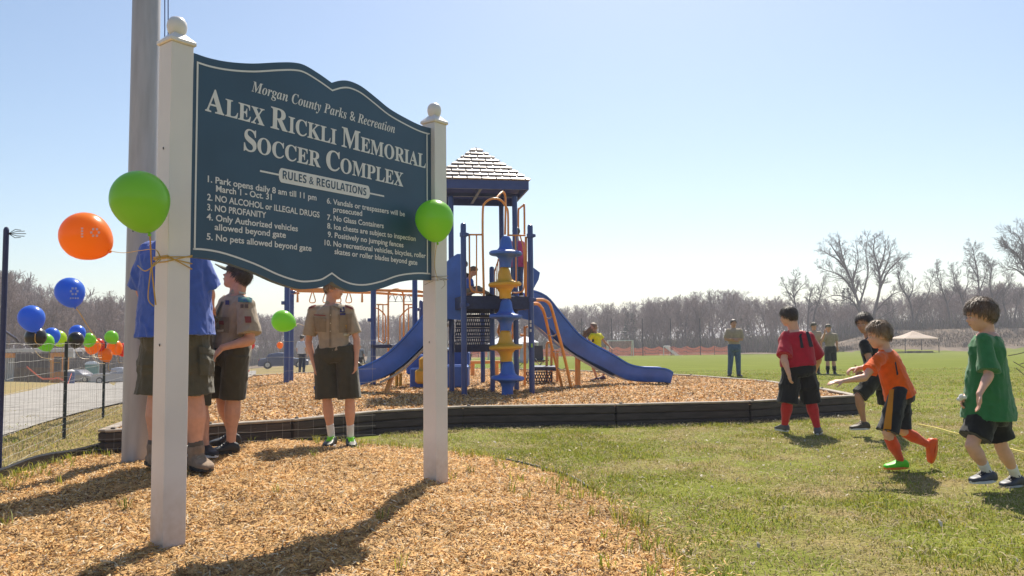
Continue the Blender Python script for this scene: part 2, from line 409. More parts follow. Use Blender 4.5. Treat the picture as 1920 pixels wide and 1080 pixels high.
x, y = region(None, -1.5, 7.5, 3.0, 11.5, 900); k = inview(x, y) & ~inpoly(x, y, PLAY) & ~inpoly(x, y, BED) & (NR.random(len(x)) < .35+1.1*(fbm(x+31, y+7, 3.2, 3)-.3)); x, y = x[k], y[k]; n = len(x)
st_ = np.array([.52, .41, .21])*(.5+.9*NR.random((n, 1))); quads_scatter('thatch', x, y, terr(x, y)+.008+NR.random(n)*.02, .025+.05*NR.random(n), .002+.003*NR.random(n), chipm, st_, .5, .4)
x, y = region(None, -1.5, 7.5, 3.0, 11.5, 7); k = inview(x, y) & ~inpoly(x, y, PLAY) & ~inpoly(x, y, BED); x, y = x[k], y[k]; n = len(x)
quads_scatter('dry_leaf_scraps', x, y, terr(x, y)+.022, .015+.03*NR.random(n), .010+.014*NR.random(n), chipm, np.array([.75, .66, .5])*(.5+.7*NR.random((n, 1))), .8, .6)
# taller weeds poking up along the bed edges
x, y = region(BED, -5, 1.4, 3.2, 8.3, 260); e = edged(x, y, BED); k = inview(x, y) & (NR.random(len(x)) < np.exp(-e*7)*.7+.002); x, y = x[k], y[k]
xs2 = np.repeat(x, 9)+NR.normal(0, .015, len(x)*9); ys2 = np.repeat(y, 9)+NR.normal(0, .015, len(x)*9)
blades('weeds', xs2, ys2, bedz(xs2, ys2), .06+.07*NR.random(len(xs2)), np.full(len(xs2), .006), NR.random(len(xs2)) < .15)

# ------------------------------------------------------------------ mulch bed edging strip
edm = mat('black_plastic', (.022, .022, .024), .45, var=.3, scale=6, bump=.2, bscale=80)
eg = Geo()
pl = catmull([V((p[0], p[1], 0)) for p in BED[0:4]], 6)
ring = []
for i_, p in enumerate(pl):
    a = pl[max(0, i_-1)]; b_ = pl[min(len(pl)-1, i_+1)]; t = (b_-a).normalized(); nn = V((-t.y, t.x, 0))
    z = .012*sin(i_*.8)
    ring.append([p+nn*.006+V((0, 0, -.03)), p-nn*.006+V((0, 0, -.03)), p-nn*.008+V((0, 0, .10+z)), p+V((0, 0, .115+z)), p+nn*.008+V((0, 0, .10+z))])
eg.loft(ring); tag(put('edging_strip', eg, edm), 'thin black plastic edging strip curving along the left edge of the mulch bed', 'edging')
eg = Geo()
pl = catmull([V((p[0], p[1], 0)) for p in BED[9:13]], 6)
eg.tube([p+V((0, 0, .03)) for p in pl], .012, 6); tag(put('edging_strip', eg, edm), 'half buried dark edging showing between mulch and grass right of the sign', 'edging')

# ------------------------------------------------------------------ playground border timbers
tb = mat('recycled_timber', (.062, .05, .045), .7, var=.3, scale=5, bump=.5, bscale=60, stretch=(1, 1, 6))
tcap = mat('timber_top_lit', (.30, .25, .20), .75, var=.3, scale=9, bump=.4, bscale=50)  # sunlight on the timber tops is put into this lighter tan
bord = thing('playground_border', 'low dark border of recycled plastic timbers holding in the playground mulch', 'border', (PLAY[0][0], PLAY[0][1], 0))
nP = len(PLAY)
for i_ in range(nP):
    a = V((*PLAY[i_], 0)); b_ = V((*PLAY[(i_+1) % nP], 0)); Lh = (b_-a).length; k = max(1, round(Lh/2.0)); t = (b_-a)/Lh; nn = V((t.y, -t.x, 0))
    for q in range(k):
        p0 = a+t*(Lh*q/k+.006); p1 = a+t*(Lh*(q+1)/k-.006); ang = atan2(t.y, t.x); Rz = Matrix.Rotation(ang, 3, 'Z'); c = (p0+p1)/2; ln = (p1-p0).length
        zb = min(float(terr(p0.x, p0.y)), float(terr(p1.x, p1.y)))-.04
        base = p0+V((0, 0, 0)); g = Geo(); H = TOPZ-zb-.012
        nc = 3; 
        for r_ in range(nc):
            h = H/nc
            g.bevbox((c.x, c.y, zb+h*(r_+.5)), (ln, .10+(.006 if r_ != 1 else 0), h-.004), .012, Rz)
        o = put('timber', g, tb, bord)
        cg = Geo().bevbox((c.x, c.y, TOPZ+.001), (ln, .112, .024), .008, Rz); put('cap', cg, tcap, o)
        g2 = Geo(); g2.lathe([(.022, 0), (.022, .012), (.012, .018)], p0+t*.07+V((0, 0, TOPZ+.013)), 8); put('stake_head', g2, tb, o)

# ------------------------------------------------------------------ the park sign
white = mat('white_vinyl', (.70, .665, .66), .38, var=.07, scale=2.2, bump=.03, bscale=20, spec=.5)
navy = mat('sign_green', (.030, .075, .135), .42, var=.12, scale=2.5, spec=.5)
ltr = mat('sign_lettering', (.70, .70, .72), .5, var=.03)
n = white.node_tree; b_ = n.nodes['Principled BSDF']; old = b_.inputs['Base Color'].links[0].from_socket
tc_ = n.nodes.new('ShaderNodeTexCoord'); sp_ = n.nodes.new('ShaderNodeSeparateXYZ'); n.links.new(tc_.outputs['Object'], sp_.inputs[0])
mr_ = n.nodes.new('ShaderNodeMapRange'); mr_.inputs[1].default_value = .42; mr_.inputs[2].default_value = .05; n.links.new(sp_.outputs[2], mr_.inputs[0])
nz_ = n.nodes.new('ShaderNodeTexNoise'); nz_.inputs['Scale'].default_value = 22; nz_.inputs['Detail'].default_value = 8; n.links.new(tc_.outputs['Object'], nz_.inputs['Vector'])
ml_ = n.nodes.new('ShaderNodeMath'); ml_.operation = 'MULTIPLY'; n.links.new(mr_.outputs[0], ml_.inputs[0]); n.links.new(nz_.outputs['Fac'], ml_.inputs[1])
mx_ = n.nodes.new('ShaderNodeMix'); mx_.data_type = 'RGBA'; n.links.new(ml_.outputs[0], mx_.inputs[0]); n.links.new(old, mx_.inputs[6]); mx_.inputs[7].default_value = (.34, .24, .15, 1); n.links.new(mx_.outputs[2], b_.inputs['Base Color'])
SL = W(314.5, 1015, 4.05); SL.z = 0; SR = W(817, 890, 5.6); SR.z = 0
sdv = (SR-SL); SLEN = sdv.length; sdv.normalize(); snv = V((sdv.y, -sdv.x, 0))
sign = thing('park_sign', 'large dark green park sign with white lettering between two white posts', 'sign', SL)
RS = Matrix((sdv, -snv, V((0, 0, 1)))).transposed()
PW = .122
ZT = 2.60
for s_ in (0, 1):
    c = SL+sdv*(SLEN*s_); zb = gz(c.x, c.y)-.06
    g = Geo().bevbox(c+V((0, 0, (zb+ZT)/2)), (PW, PW, ZT-zb), .004, RS)
    p = put('post', g, white, sign)
    g = Geo().bevbox(c+V((0, 0, ZT+.012)), (PW+.022, PW+.022, .024), .005, RS)
    g.box(c+V((0, 0, ZT+.024+.0225)), (PW+.012, PW+.012, .045), RS, taper=.35)
    autosmooth(put('post_cap', g, white, p), 30)
    g = Geo().lathe([(.024, -.03), (.02, -.02), (.02, -.012), (.034, -.006), (.046, .014), (.051, .040), (.047, .066), (.034, .085), (.016, .093), (.003, .095)], c+V((0, 0, ZT+.062)), 24)
    autosmooth(put('ball_finial', g, white, p), 60)
    g = Geo()
    for (dz) in (2.05, 1.05): g.lathe([(.007, 0), (.007, .003)], c-sdv*(PW/2+.002)+V((0, 0, dz)), 8, Matrix.Rotation(pi/2, 3, 'Y'))
    put('screw', g, mat('screw_grey', (.15, .15, .16), .5), p)
BO = SL + snv*.024          # front face of the board
def onsign(px, py, off=0):
    r = ray(px, py); o = BO+snv*off
    t = (o-CAM).dot(snv)/r.dot(snv); p = CAM+r*t; return p
def sz(px, py):
    p = onsign(px, py); return V(((p-BO).dot(sdv), p.z))
def fs(q, off=0): return BO + sdv*q.x + V((0, 0, q.y)) + snv*off
topc = [(366, 100), (393, 109), (429, 116), (473, 119), (518, 117), (549, 117), (571, 122), (598, 138), (622, 155)]
topd = [(622, 155), (638, 151), (655.5, 152), (678, 162), (704, 182), (731, 204), (762, 222), (789, 235), (811, 241)]
botc = [(814, 526), (784, 524.5), (749, 529), (718, 540), (687, 547), (660, 546), (637, 538), (622, 528)]
botd = [(622, 528), (604, 538), (575, 542), (553, 540), (518, 529), (473, 509), (420, 491), (384, 484), (357, 483)]
def cv(pp): return [V((q.x, q.y)) for q in catmull([V((*sz(*p), 0)) for p in pp], 4)]
out = cv(topc)+cv(topd)[1:]+cv(botc)+cv(botd)[1:]
xl, xr = PW/2-.002, SLEN-PW/2+.002
out = [V((min(max(q.x, xl), xr), q.y)) for q in out]
out[0].x = xl; out[-1].x = xl
g = Geo().prism([fs(q) for q in out][::-1], snv, .045); autosmooth(put('sign_board', g, navy, sign), 50)
board = sign.children[-1]
def offset(poly, d):
    r = []; n = len(poly)
    for i_ in range(n):
        a = poly[i_-1]; b_ = poly[i_]; c = poly[(i_+1) % n]
        t1 = (b_-a).normalized() if (b_-a).length > 1e-6 else (c-b_).normalized(); t2 = (c-b_).normalized() if (c-b_).length > 1e-6 else t1
        n1 = V((t1.y, -t1.x)); n2 = V((t2.y, -t2.x)); m_ = n1+n2
        if m_.length < 1e-6: m_ = n1
        m_.normalize(); k = d/max(.45, m_.dot(n1)); r.append(b_+m_*k)
    return r
a_, b_ = offset(out, .040), offset(out, .050)
a_ = [V((min(max(q.x, xl+.012), xr-.012), q.y)) for q in a_]; b_ = [V((min(max(q.x, xl+.021), xr-.021), q.y)) for q in b_]
g = Geo(); n_ = len(out); g.v = [tuple(fs(q, .0025)) for q in a_+b_]; g.f = [(i_, (i_+1) % n_, n_+(i_+1) % n_, n_+i_) for i_ in range(n_)]
put('border_line', g, ltr, board)

TS = bpy.data.scenes.new('work'); 
def evalmesh(o):
    TS.collection.objects.link(o); vl = TS.view_layers[0]; vl.update(); dg = vl.depsgraph
    return bpy.data.meshes.new_from_object(o.evaluated_get(dg))
def text_geo(s, offset_=0, shear=0):
    cu = bpy.data.curves.new('t', 'FONT'); cu.body = s; cu.size = 1; cu.offset = offset_; cu.shear = shear; cu.resolution_u = 4
    o = bpy.data.objects.new('t', cu); me = evalmesh(o)
    v = np.array([tuple(q.co) for q in me.vertices]).reshape(-1, 3); f_ = [tuple(p.vertices) for p in me.polygons]
    bpy.data.objects.remove(o); bpy.data.meshes.remove(me); bpy.data.curves.remove(cu); return v, f_
def mb(s, up=0x1D400, lo=0x1D41A):
    return ''.join(chr(up+ord(c)-65) if 'A' <= c <= 'Z' else chr(lo+ord(c)-97) if 'a' <= c <= 'z' else c for c in s)
def runs(parts, gap, space):
    """parts: (text, size) laid end to end -> one outline"""
    vs, fs_ = [], []; x = 0; n = 0
    for s, size in parts:
        if s == ' ': x += space; continue
        v, f_ = text_geo(s, .008); v = v*size; v[:, 0] += x-v[:, 0].min(); x = v[:, 0].max()+gap
        vs.append(v); fs_ += [tuple(i+n for i in q) for q in f_]; n += len(v)
    return np.concatenate(vs), fs_
def letter(vf, p0, p1, cap, off=.0022, m=None, name='lettering', centre=False):
    v, f_ = vf; a = sz(*p0); b_ = sz(*p1); d = b_-a; L = d.length; d.normalize(); e = V((-d.y, d.x))
    x0, x1 = v[:, 0].min(), v[:, 0].max(); kx = L/(x1-x0); g = Geo()
    g.v = [tuple(fs(a+d*((q[0]-x0)*kx)+e*(q[1]*cap), off)) for q in v]; g.f = f_
    return put(name, g, m or ltr, board)
def caps_px(px_h, p):   # height in metres of px_h pixels at p
    return (sz(p[0], p[1]-px_h)-sz(*p)).length
S_ = .72
letter(text_geo(mb('Morgan County Parks & Recreation', 0x1D468, 0x1D482)), (471, 171), (740, 250), caps_px(19, (600, 210))/.7)
letter(runs([(mb('A'), 1), (mb('LEX'), .76), (' ', 0), (mb('R'), 1), (mb('ICKLI'), .76), (' ', 0), (mb('M'), 1), (mb('EMORIAL'), .76)], .03, .22), (384, 207), (798, 315.5), caps_px(39, (590, 265))/.70)
letter(runs([(mb('S'), 1), (mb('OCCER'), .76), (' ', 0), (mb('C'), 1), (mb('OMPLEX'), .76)], .03, .22), (456.5, 281), (755.5, 350), caps_px(38, (600, 315))/.70)
# pill with reversed-out heading and rule either side
a = sz(487, 320.5); b_ = sz(720, 368); d = (b_-a).normalized(); e = V((-d.y, d.x))
hw = caps_px(1.6, (600, 345)); g = Geo()
g.v = [tuple(fs(q, .0018)) for q in (a-e*hw, b_-e*hw, b_+e*hw, a+e*hw)]; g.f = [(0, 1, 2, 3)]; put('rule_line', g, ltr, board)
a = sz(522, 327.5); b_ = sz(693, 361.5); hh_ = caps_px(13, (600, 345)); g = Geo(); pts = []
for cx_, sgn in ((b_-d*hh_*.5, 1), (a+d*hh_*.5, -1)):
    for k in range(9):
        t = -pi/2+pi*k/8; pts.append(cx_+d*(sgn*cos(t)*hh_*.5)+e*(sgn*sin(t)*hh_))
g.v = [tuple(fs(q, .0032)) for q in pts]; g.f = [tuple(range(len(pts)))]; put('heading_plate', g, ltr, board)
letter(text_geo(mb('RULES', 0x1D5D4)+' & '+mb('REGULATIONS', 0x1D5D4), 0), (529, 335), (686, 367), caps_px(15, (600, 345))/.72, .0046, navy)
rows = [('1. Park opens daily 8 am till 11 pm', (389, 341), (593, 376)), ('March 1 - Oct. 31', (404.5, 359), (509, 375)), ('2. NO ALCOHOL or ILLEGAL DRUGS', (388, 375), (598.7, 408)),
 ('3. NO PROFANITY', (388, 394), (498.7, 409)), ('4. Only Authorized vehicles', (387, 412), (558, 434)), ('allowed beyond gate', (402, 431), (535.6, 446)), ('5. No pets allowed beyond gate', (387, 449), (583.6, 471)),
 ('6. Vandals or trespassers will be', (612.4, 381), (758.7, 406)), ('prosecuted', (624.4, 397), (678.7, 405)), ('7. No Glass Containers', (613, 412), (719, 428)), ('8. Ice chests are subject to inspection', (613, 428), (779, 452)),
 ('9. Positively no jumping fences', (614, 444), (756, 464)), ('10. No recreational vehicles, bicycles, roller', (608, 459.5), (797.8, 484)), ('skates or roller blades beyond gate', (626.7, 476), (782, 497))]
for s, p0, p1 in rows:
    px_h = interp(p0[0], [385, 612], [12.6, 10.6]); letter(text_geo(s, .020), p0, p1, caps_px(float(px_h), p0)/.73)

# ------------------------------------------------------------------ tall steel pole
FP = GP(257, 868, .05); ptop = FP+V((0, 0, 7.5))
pm_ = mat('weathered_steel', (.42, .40, .405), .5, metal=.3, var=.14, scale=5, bump=.1, bscale=30, stretch=(3, 3, .4))
pole = thing('flagpole', 'tall thick grey metal flagpole standing behind the left sign post', 'flagpole', FP)
tx = (pix(FP+V((0, 0, 3)))[0])
g = Geo().lathe([(.122, -.1), (.121, 1), (.117, 3), (.11, 7.5), (.06, 7.55)], FP, 28); autosmooth(put('shaft', g, pm_, pole), 50)
g = Geo()
g.lathe([(.016, 0), (.016, .05), (.008, .06)], FP+V((-.01, -.125, 2.02)), 8, Matrix.Rotation(pi/2, 3, 'X')); g.tube([FP+V((0, -.16, 1.96)), FP+V((.0, -.165, 2.02)), FP+V((.0, -.16, 2.08))], .006, 6); put('cleat', g, mat('dark_iron', (.05, .05, .05), .5), pole)
g = Geo()
for dx in (.0, .035):
    p1 = W(309+dx*180, 55, FP.y-.3); g.tube([p1+V((0, 0, -.5)), p1, p1+V((-.03, 0, 1.5)), p1+V((-.1, .1, 5))], .0045, 6)
put('halyard', g, mat('blue_cord', (.06, .07, .2), .7), pole)
# ------------------------------------------------------------------ balloons
ribm = mat('gold_ribbon', (.62, .40, .10), .35, var=.15, scale=10, trans=.25)
def balloon_mat(nm, col, tr=.45): return mat('balloon_'+nm, col, .28, var=.05, scale=3, trans=tr, spec=.4, coat=.12)
BM = dict(green=balloon_mat('green', (.33, .72, .07)), lime=balloon_mat('lime', (.6, .80, .05)), orange=balloon_mat('orange', (1, .32, .02)), blue=balloon_mat('blue', (.07, .23, .80), .45),
          black=balloon_mat('black', (.022, .02, .022), .05), red=balloon_mat('red', (.75, .05, .04)))
def balloon(px, py, rpx, Y, colr, label, tail=(0, 0, -1), strg=None, group=None, squash=1.0, name='balloon', rib=.004):
    c = W(px, py, Y); r = rpx*Y/F; t = V(tail).normalized(); R = t.to_track_quat('-Z', 'Y').to_matrix()
    th = thing(name, label, 'balloon', c, group)
    prof = []
    for k in range(21):
        a = pi*k/20; z = cos(a); rr = sin(a)
        zz_ = z*1.03 if z > 0 else z*1.20; rr *= (1-.16*max(0, -z)**1.4)
        prof.append((max(rr*r, .0006), zz_*r*squash))
    g = Geo().lathe(prof[::-1], c, 28, R); put('envelope', g, BM[colr], th, smooth=True)
    kz = -1.16*r*squash
    g = Geo().lathe([(.001, kz-.022*r*8), (.075*r, kz-.13*r), (.05*r, kz-.07*r), (.035*r, kz-.03*r), (.07*r, kz+.05*r)], c, 10, R); put('knot', g, BM[colr], th, smooth=True)
    k = c+t*(1.2*r*squash)
    if strg:
        g = Geo(); g.tube(catmull([k]+[V(q) for q in strg], 6), rib, 5, flat=.4); put('ribbon', g, ribm, th)
    return th
b1 = balloon(262.5, 375, 53.5, 3.72, 'green', 'largest green balloon in front of the pole, touching the left sign post', (.25, .1, -1), [W(281, 440, 3.8), W(283, 480, 3.95), W(286, 520, 3.98), W(292, 572, 4.0)])
b2 = balloon(814.5, 411.5, 36.5, 5.3, 'green', 'green balloon tied to the right sign post over the sign edge', (.12, .1, -1), [W(817, 470, 5.45), W(815, 500, 5.48), W(821, 527, 5.46)], rib=.002)
b3 = balloon(160, 443, 45, 4.3, 'orange', 'orange balloon with a pale printed flower blown out left of the pole', (1, 0, -.62), [W(232, 474, 4.2), W(262, 470, 4.1), W(291, 468, 4.0), W(301, 484, 3.96)], squash=.98)
b4 = balloon(131, 547, 26, 7.4, 'blue', 'upper dark blue balloon with pale flower print on a long gold ribbon', (.35, 0, -1), [W(150, 588, 8.3), W(170, 620, 9.6), W(188, 643, 11), W(193, 648, 11.35)], rib=.006)
b5 = balloon(59, 596, 23, 8.3, 'blue', 'plain blue balloon just right of the tall fence post', (.25, .1, -1), [W(66, 640, 8.6), W(75, 648, 8.7)], rib=.004)
GR = 'balloons tied along the wire fence'
for px, py, r, Y, c, lb in (
 (67, 632, 18.5, 8.8, 'black', 'black balloon at the left end of the fence cluster with ribbon across it'),
 (84, 641, 16, 9.1, 'green', 'green balloon half behind the left black balloon on the fence'),
 (97, 629, 14.5, 9.4, 'blue', 'blue balloon between a green and a lime balloon on the fence'),
 (109, 634, 14.5, 9.7, 'lime', 'yellow green lime balloon just left of the first black fence post'),
 (145, 624, 14.5, 10.2, 'blue', 'blue balloon right above the second black balloon on the fence'),
 (142, 637, 14.5, 9.9, 'black', 'second black balloon, right of the first black fence post'),
 (167, 637, 12.5, 10.6, 'green', 'small green balloon between blue and orange balloons on the fence'),
 (174, 649, 14, 10.9, 'orange', 'orange balloon under the small green balloon left of second fence post'),
 (184, 646, 11.5, 11.4, 'red', 'red balloon peeping out behind the orange balloon at the second fence post'),
 (209, 632, 12, 11.6, 'green', 'round green balloon above the orange ones right of the second fence post'),
 (215, 651, 13.5, 12.0, 'orange', 'orange balloon under the round green one right of the second fence post'),
 (197, 665, 12.5, 11.5, 'orange', 'lowest orange balloon, hanging in front of the second fence post'),
 (229, 655, 12, 12.8, 'red', 'red balloon partly hidden by the tall pole')):
    p = W(px, py, Y); balloon(px, py, r, Y, c, lb, (.3*sin(px), .2, -.6), [p+V((.05, .02, -.22)), p+V((.12, .1, -.24))], GR, rib=.003)
b = balloon(530.5, 602, 20.5, 8.1, 'green', 'bright green balloon beside the blue monkey bar post left of the centre scout', (.9, .1, -.35), [W(558, 607, 8.15), W(572, 611, 8.2)])
for px, py, r, c, lb in ((472, 648, 5.5, 'red', 'tiny red balloon floating behind the capped scout'), (525, 647, 6, 'orange', 'tiny orange balloon beside the monkey bar posts'), (465.5, 695, 2.2, 'red', 'tiniest red balloon low over the gravel behind the capped scout')):
    balloon(px, py, r, 26, c, lb, (0, 0, -1), [W(px, py+12, 26)])

# ------------------------------------------------------------------ decals: flat print laid on a surface
def bvh_of(o):
    me = o.data; base = wloc(o); M = Matrix.Translation(base)
    return BVHTree.FromPolygons([M @ q.co for q in me.vertices], [tuple(p.vertices) for p in me.polygons])
def decal(bv, poly, m, name, parent, off=.003, nx=5, ny=5, lift=0, label=None):
    """poly: 4 photo points (tl,tr,br,bl) dropped on to the surface along the view"""
    tl, tr, br, bl = [np.array(p, float) for p in poly]; g = Geo(); ok = True
    last = None
    for j in range(ny+1):
        for i in range(nx+1):
            u, v = i/nx, j/ny; p = (tl*(1-u)+tr*u)*(1-v)+(bl*(1-u)+br*u)*v
            r = ray(*p); h = bv.ray_cast(CAM, r)
            if h[0] is None:
                if last is None: return None
                q = CAM+r*last
            else: q = h[0]+ (h[1] if h[1].dot(r) < 0 else -h[1])*off; last = (h[0]-CAM).length-off
            g.v.append(tuple(q))
    for j in range(ny):
        for i in range(nx):
            a = j*(nx+1)+i; g.f.append((a, a+nx+1, a+nx+2, a+1))
    if lift:
        n = len(g.v); g.v += [tuple(V(q)+(V(q)-CAM).normalized()*lift) for q in g.v]
        rim = [i for i in range(nx)]+[nx+j*(nx+1) for j in range(ny)]+[ny*(nx+1)+nx-i for i in range(nx)]+[(ny-j)*(nx+1) for j in range(ny)]
        for k in range(len(rim)): a, b = rim[k], rim[(k+1) % len(rim)]; g.f.append((a, b, b+n, a+n))
    return put(name, g, m, parent, smooth=not lift, label=label)
prt = mat('balloon_print', (.75, .55, .5), .5, var=.1)
prb = mat('balloon_print_blue', (.35, .45, .75), .5, var=.1)
for th, cx, cy, s, m_ in ((b3, 178, 436, 7, prt), (b4, 139, 546, 6, prb)):
    bv = bvh_of(th.children[0])
    for k in range(6):
        a = k*pi/3; x_, y_ = cx+s*cos(a), cy+s*sin(a)
        decal(bv, ((x_-2, y_-2), (x_+2, y_-2), (x_+2, y_+2), (x_-2, y_+2)), m_, 'printed_petal', th, .002, 2, 2)
    for k in range(4):
        x_ = cx-8+k*4.5; y_ = cy+s+7
        if th is b4: decal(bv, ((x_, y_-1.5), (x_+3, y_-1.5), (x_+3, y_+1.5), (x_, y_+1.5)), m_, 'printed_mark', th, .002, 1, 1)
        else: decal(bv, ((cx-26, cy-9+k*5), (cx-22, cy-9+k*5), (cx-22, cy-6+k*5), (cx-26, cy-6+k*5)), m_, 'printed_mark', th, .002, 1, 1)
# ribbons wound round the sign posts
g = Geo()
for k, (dz, tl_) in enumerate(((0, .0), (.012, .03), (-.008, -.02), (.02, .015))):
    zc = W(315, 487, 4.05).z+dz; h = PW/2+.006; cs = []
    for k2, (x_, y_) in enumerate(((-h, -h), (h, -h), (h, h), (-h, h))): cs.append(SL+RS @ V((x_, y_, 0))+V((0, 0, zc+tl_*(1 if k2 in (1, 2) else -1)-.02*(k2 in (1, 2)))))
    g.tube(cs, .0028, 4, closed=True)
pz = [W(300, 484, 3.93), W(285, 500, 3.9), W(281, 520, 3.9), W(278, 560, 3.92), W(288, 574, 3.9)]
g.tube(catmull(pz, 6), .003, 5); g.tube(catmull([W(301, 487, 3.93), W(290, 497, 3.85), W(272, 508, 3.85), W(258, 498, 3.9)], 6), .003, 5)
tag(put('ribbon', g, ribm), 'gold ribbon wound round the left sign post with two loose curling ends', 'ribbon')
g = Geo()
for k in range(3):
    zc = W(817, 527, 5.6).z+.012*k; h = PW/2+.005; g.tube([SR+RS @ V((x_, y_, 0))+V((0, 0, zc+.012*((i_+k) % 2))) for i_, (x_, y_) in enumerate(((-h, -h), (h, -h), (h, h), (-h, h)))], .0018, 4, closed=True)
g.tube(catmull([W(822, 522, 5.42), W(832, 526, 5.38), W(834, 534, 5.4), W(828, 541, 5.42)], 5), .0016, 4)
g.tube(catmull([W(812, 527, 5.42), W(802, 531, 5.4), W(796, 534, 5.4)], 5), .0016, 4)
tag(put('cord', g, mat('twine', (.25, .22, .2), .7)), 'thin twine knotted round the right sign post below the board', 'cord')

# ------------------------------------------------------------------ wire fence
wirem = mat('galvanised_wire', (.34, .33, .30), .5, metal=.3, var=.1)
postm = mat('dark_green_steel', (.025, .035, .035), .5, var=.2, scale=10)
def fence(pts, label, posts, tall=None, wr=.0014, hz=1.08):
    th = thing('wire_fence', label, 'fence', pts[0])
    for k, (p, h) in enumerate(posts):
        q = V(p); z = gz(q.x, q.y); g = Geo().box(q+V((0, 0, z+h/2-.05)), (.035, .012, h+.1)); g.box(q+V((0, .012, z+h/2-.05)), (.012, .03, h+.1))
        pst = put('post', g, postm, th)
        g = Geo()
        for j in range(int(h/.12)): g.box(q+V((0, -.009, z+.1+j*.12)), (.010, .008, .016))
        put('stud', g, postm, pst)
    L = [0]
    P = [V(p) for p in pts]
    for a, b in zip(P, P[1:]): L.append(L[-1]+(b-a).length)
    def at(s):
        k = max(0, min(len(P)-2, int(np.searchsorted(L, s))-1)); t = (s-L[k])/(L[k+1]-L[k]); return P[k].lerp(P[k+1], t)
    def zb(p): return float(terr(p.x, p.y))
    hs = [.03, .10, .19, .30, .41, .53, .65, .78, .92, 1.08]
    ns = int(L[-1]/.5)+1
    for h in hs:
        g = Geo(); pp = []
        for k in range(ns*2+1):
            p = at(L[-1]*k/(ns*2)); pp.append(p+V((0, 0, zb(p)+h*hz/1.08-.012*abs(sin(k*1.3+h*9))+(rng.random()-.5)*.008)))
        g.tube(pp, wr*(1.35 if h in (hs[0], hs[-1]) else 1), 4); put('horizontal_wire', g, wirem, th)
    g = Geo(); k = 0; s = .05
    while s < L[-1]:
        p = at(s); z = zb(p); g.tube([p+V((0, 0, z+.02)), p+V((0, 0, z+hz))], wr*.8, 3); s += .152
    o = put('vertical_wires', g, wirem, th)
    return th
P1 = GP(120, 823); P2 = GP(193, 785); d = (P2-P1); P0 = P1-d; P3 = P2+d; P4 = P3+d*1.2
fence([P0, P1, P2, P3, P4], 'welded wire fence running away on the left with black steel posts and balloons', [(P1, 1.1), (P2, 1.1), (P3, 1.1), (P4, 1.1)])
q = P0; g = Geo().lathe([(.022, -.1), (.022, 3.0), (.014, 3.03), (.001, 3.04)], V((q.x+.02, q.y, 0)), 12)
tp = thing('tall_fence_post', 'tall slim dark blue post at the far left edge of the picture', 'post', V((q.x, q.y, 0)))
tz = W(6, 425, q.y).z; kz = tz/3.04
for i_, p in enumerate(g.v): g.v[i_] = (p[0], p[1], p[2]*kz)
put('shaft', g, mat('dark_blue_paint', (.03, .04, .11), .5), tp)
g = Geo(); e = V((q.x+.04, q.y, tz-.06))
for k in range(5): a = -.8+.4*k; g.tube([e, e+V((.08*cos(a), 0, .05*sin(a))), e+V((.14*cos(a), .01, .03*sin(a*2)))], .003, 4)
put('wire_end', g, mat('dark_iron', (.05, .05, .05), .5), tp)
g = Geo(); a = W(-10, 601, 6.7); g.tube([W(-10, 600, 6.7), W(10, 622, 7.2), W(28, 634, 7.8), W(33, 641, 8.0)], .012, 6); tag(put('strap', g, mat('dark_blue_paint', (.03, .04, .11))), 'dark blue strap slanting down from the tall post to the fence top', 'strap')
A = GP(206, 838); B = GP(700, 834); B = V((B.x, 8.45, 0)); A = V((A.x, 7.3, 0))
fence([A, B], 'low welded wire fence stretched along the front of the playground border behind the scouts', [], wr=.0012)

# ------------------------------------------------------------------ playground
blue = mat('powder_blue', (.035, .065, .22), .35, var=.1, scale=5, spec=.5, coat=.15)
sblue = mat('moulded_blue', (.045, .14, .52), .42, var=.22, scale=3, spec=.5, coat=.1, trans=.06)
dnavy = mat('deck_navy', (.022, .032, .085), .55, var=.2, scale=20, bump=.2, bscale=200)
orng = mat('powder_orange', (.74, .29, .06), .38, var=.08, spec=.5, coat=.15)
yel = mat('moulded_yellow', (.78, .42, .03), .4, var=.08, scale=5, spec=.5, trans=.12)
roofm = mat('roof_shingle', (.50, .43, .41), .35, var=.06, scale=12, spec=.8)
fasc = mat('roof_underside', (.045, .075, .24), .45, var=.08)
under = mat('slide_underside', (.50, .44, .38), .6, var=.15)
silver = mat('chain_silver', (.6, .6, .6), .3, metal=.9)
lab = mat('sticker_white', (.6, .6, .6), .5)
PS = thing('playground_tower', 'blue and orange playground tower with shingled roof, two blue slides and a pod climber', 'playground', V((-.6, 14, MZ)))
def zpx(py, Y, px=940): return W(px, py, Y).z
def post(x, Y, ytop, nm='post', par=PS, r=.045, rnd=True, m=None, foot=-.15):
    zt = W(960+F*x/Y, ytop, Y).z
    pr = [(r, foot), (r, zt-MZ-.04), (r*.86, zt-MZ-.012), (r*.5, zt-MZ)] if rnd else [(r, foot), (r, zt-MZ)]
    o = put(nm, Geo().lathe(pr, V((x, Y, MZ)), 14), m or blue, par); return autosmooth(o, 40), zt
def X(px, Y): return W(px, 640, Y).x
pB, _ = post(X(870, 12.42), 12.42, 418); pF, _ = post(X(996.5, 12.8), 12.8, 421)
rc = V((-.62, 14.03, 0)); ru = V((cos(radians(9)), sin(radians(9)), 0)); rv = V((-ru.y, ru.x, 0))
def rp(a, b): return rc+ru*a+rv*b
FL, FR, BR, BL = [rp(a, b) for a, b in ((-.50, -.60), (.60, -.56), (.53, .56), (-.56, .56))]
for q in (FL, FR, BR, BL): post(q.x, q.y, 366)
post(X(905, 15.7), 15.7, 560); post(X(923.5, 15.3), 15.3, 500)
post(X(925, 13.9), 13.2, 500, r=.04)
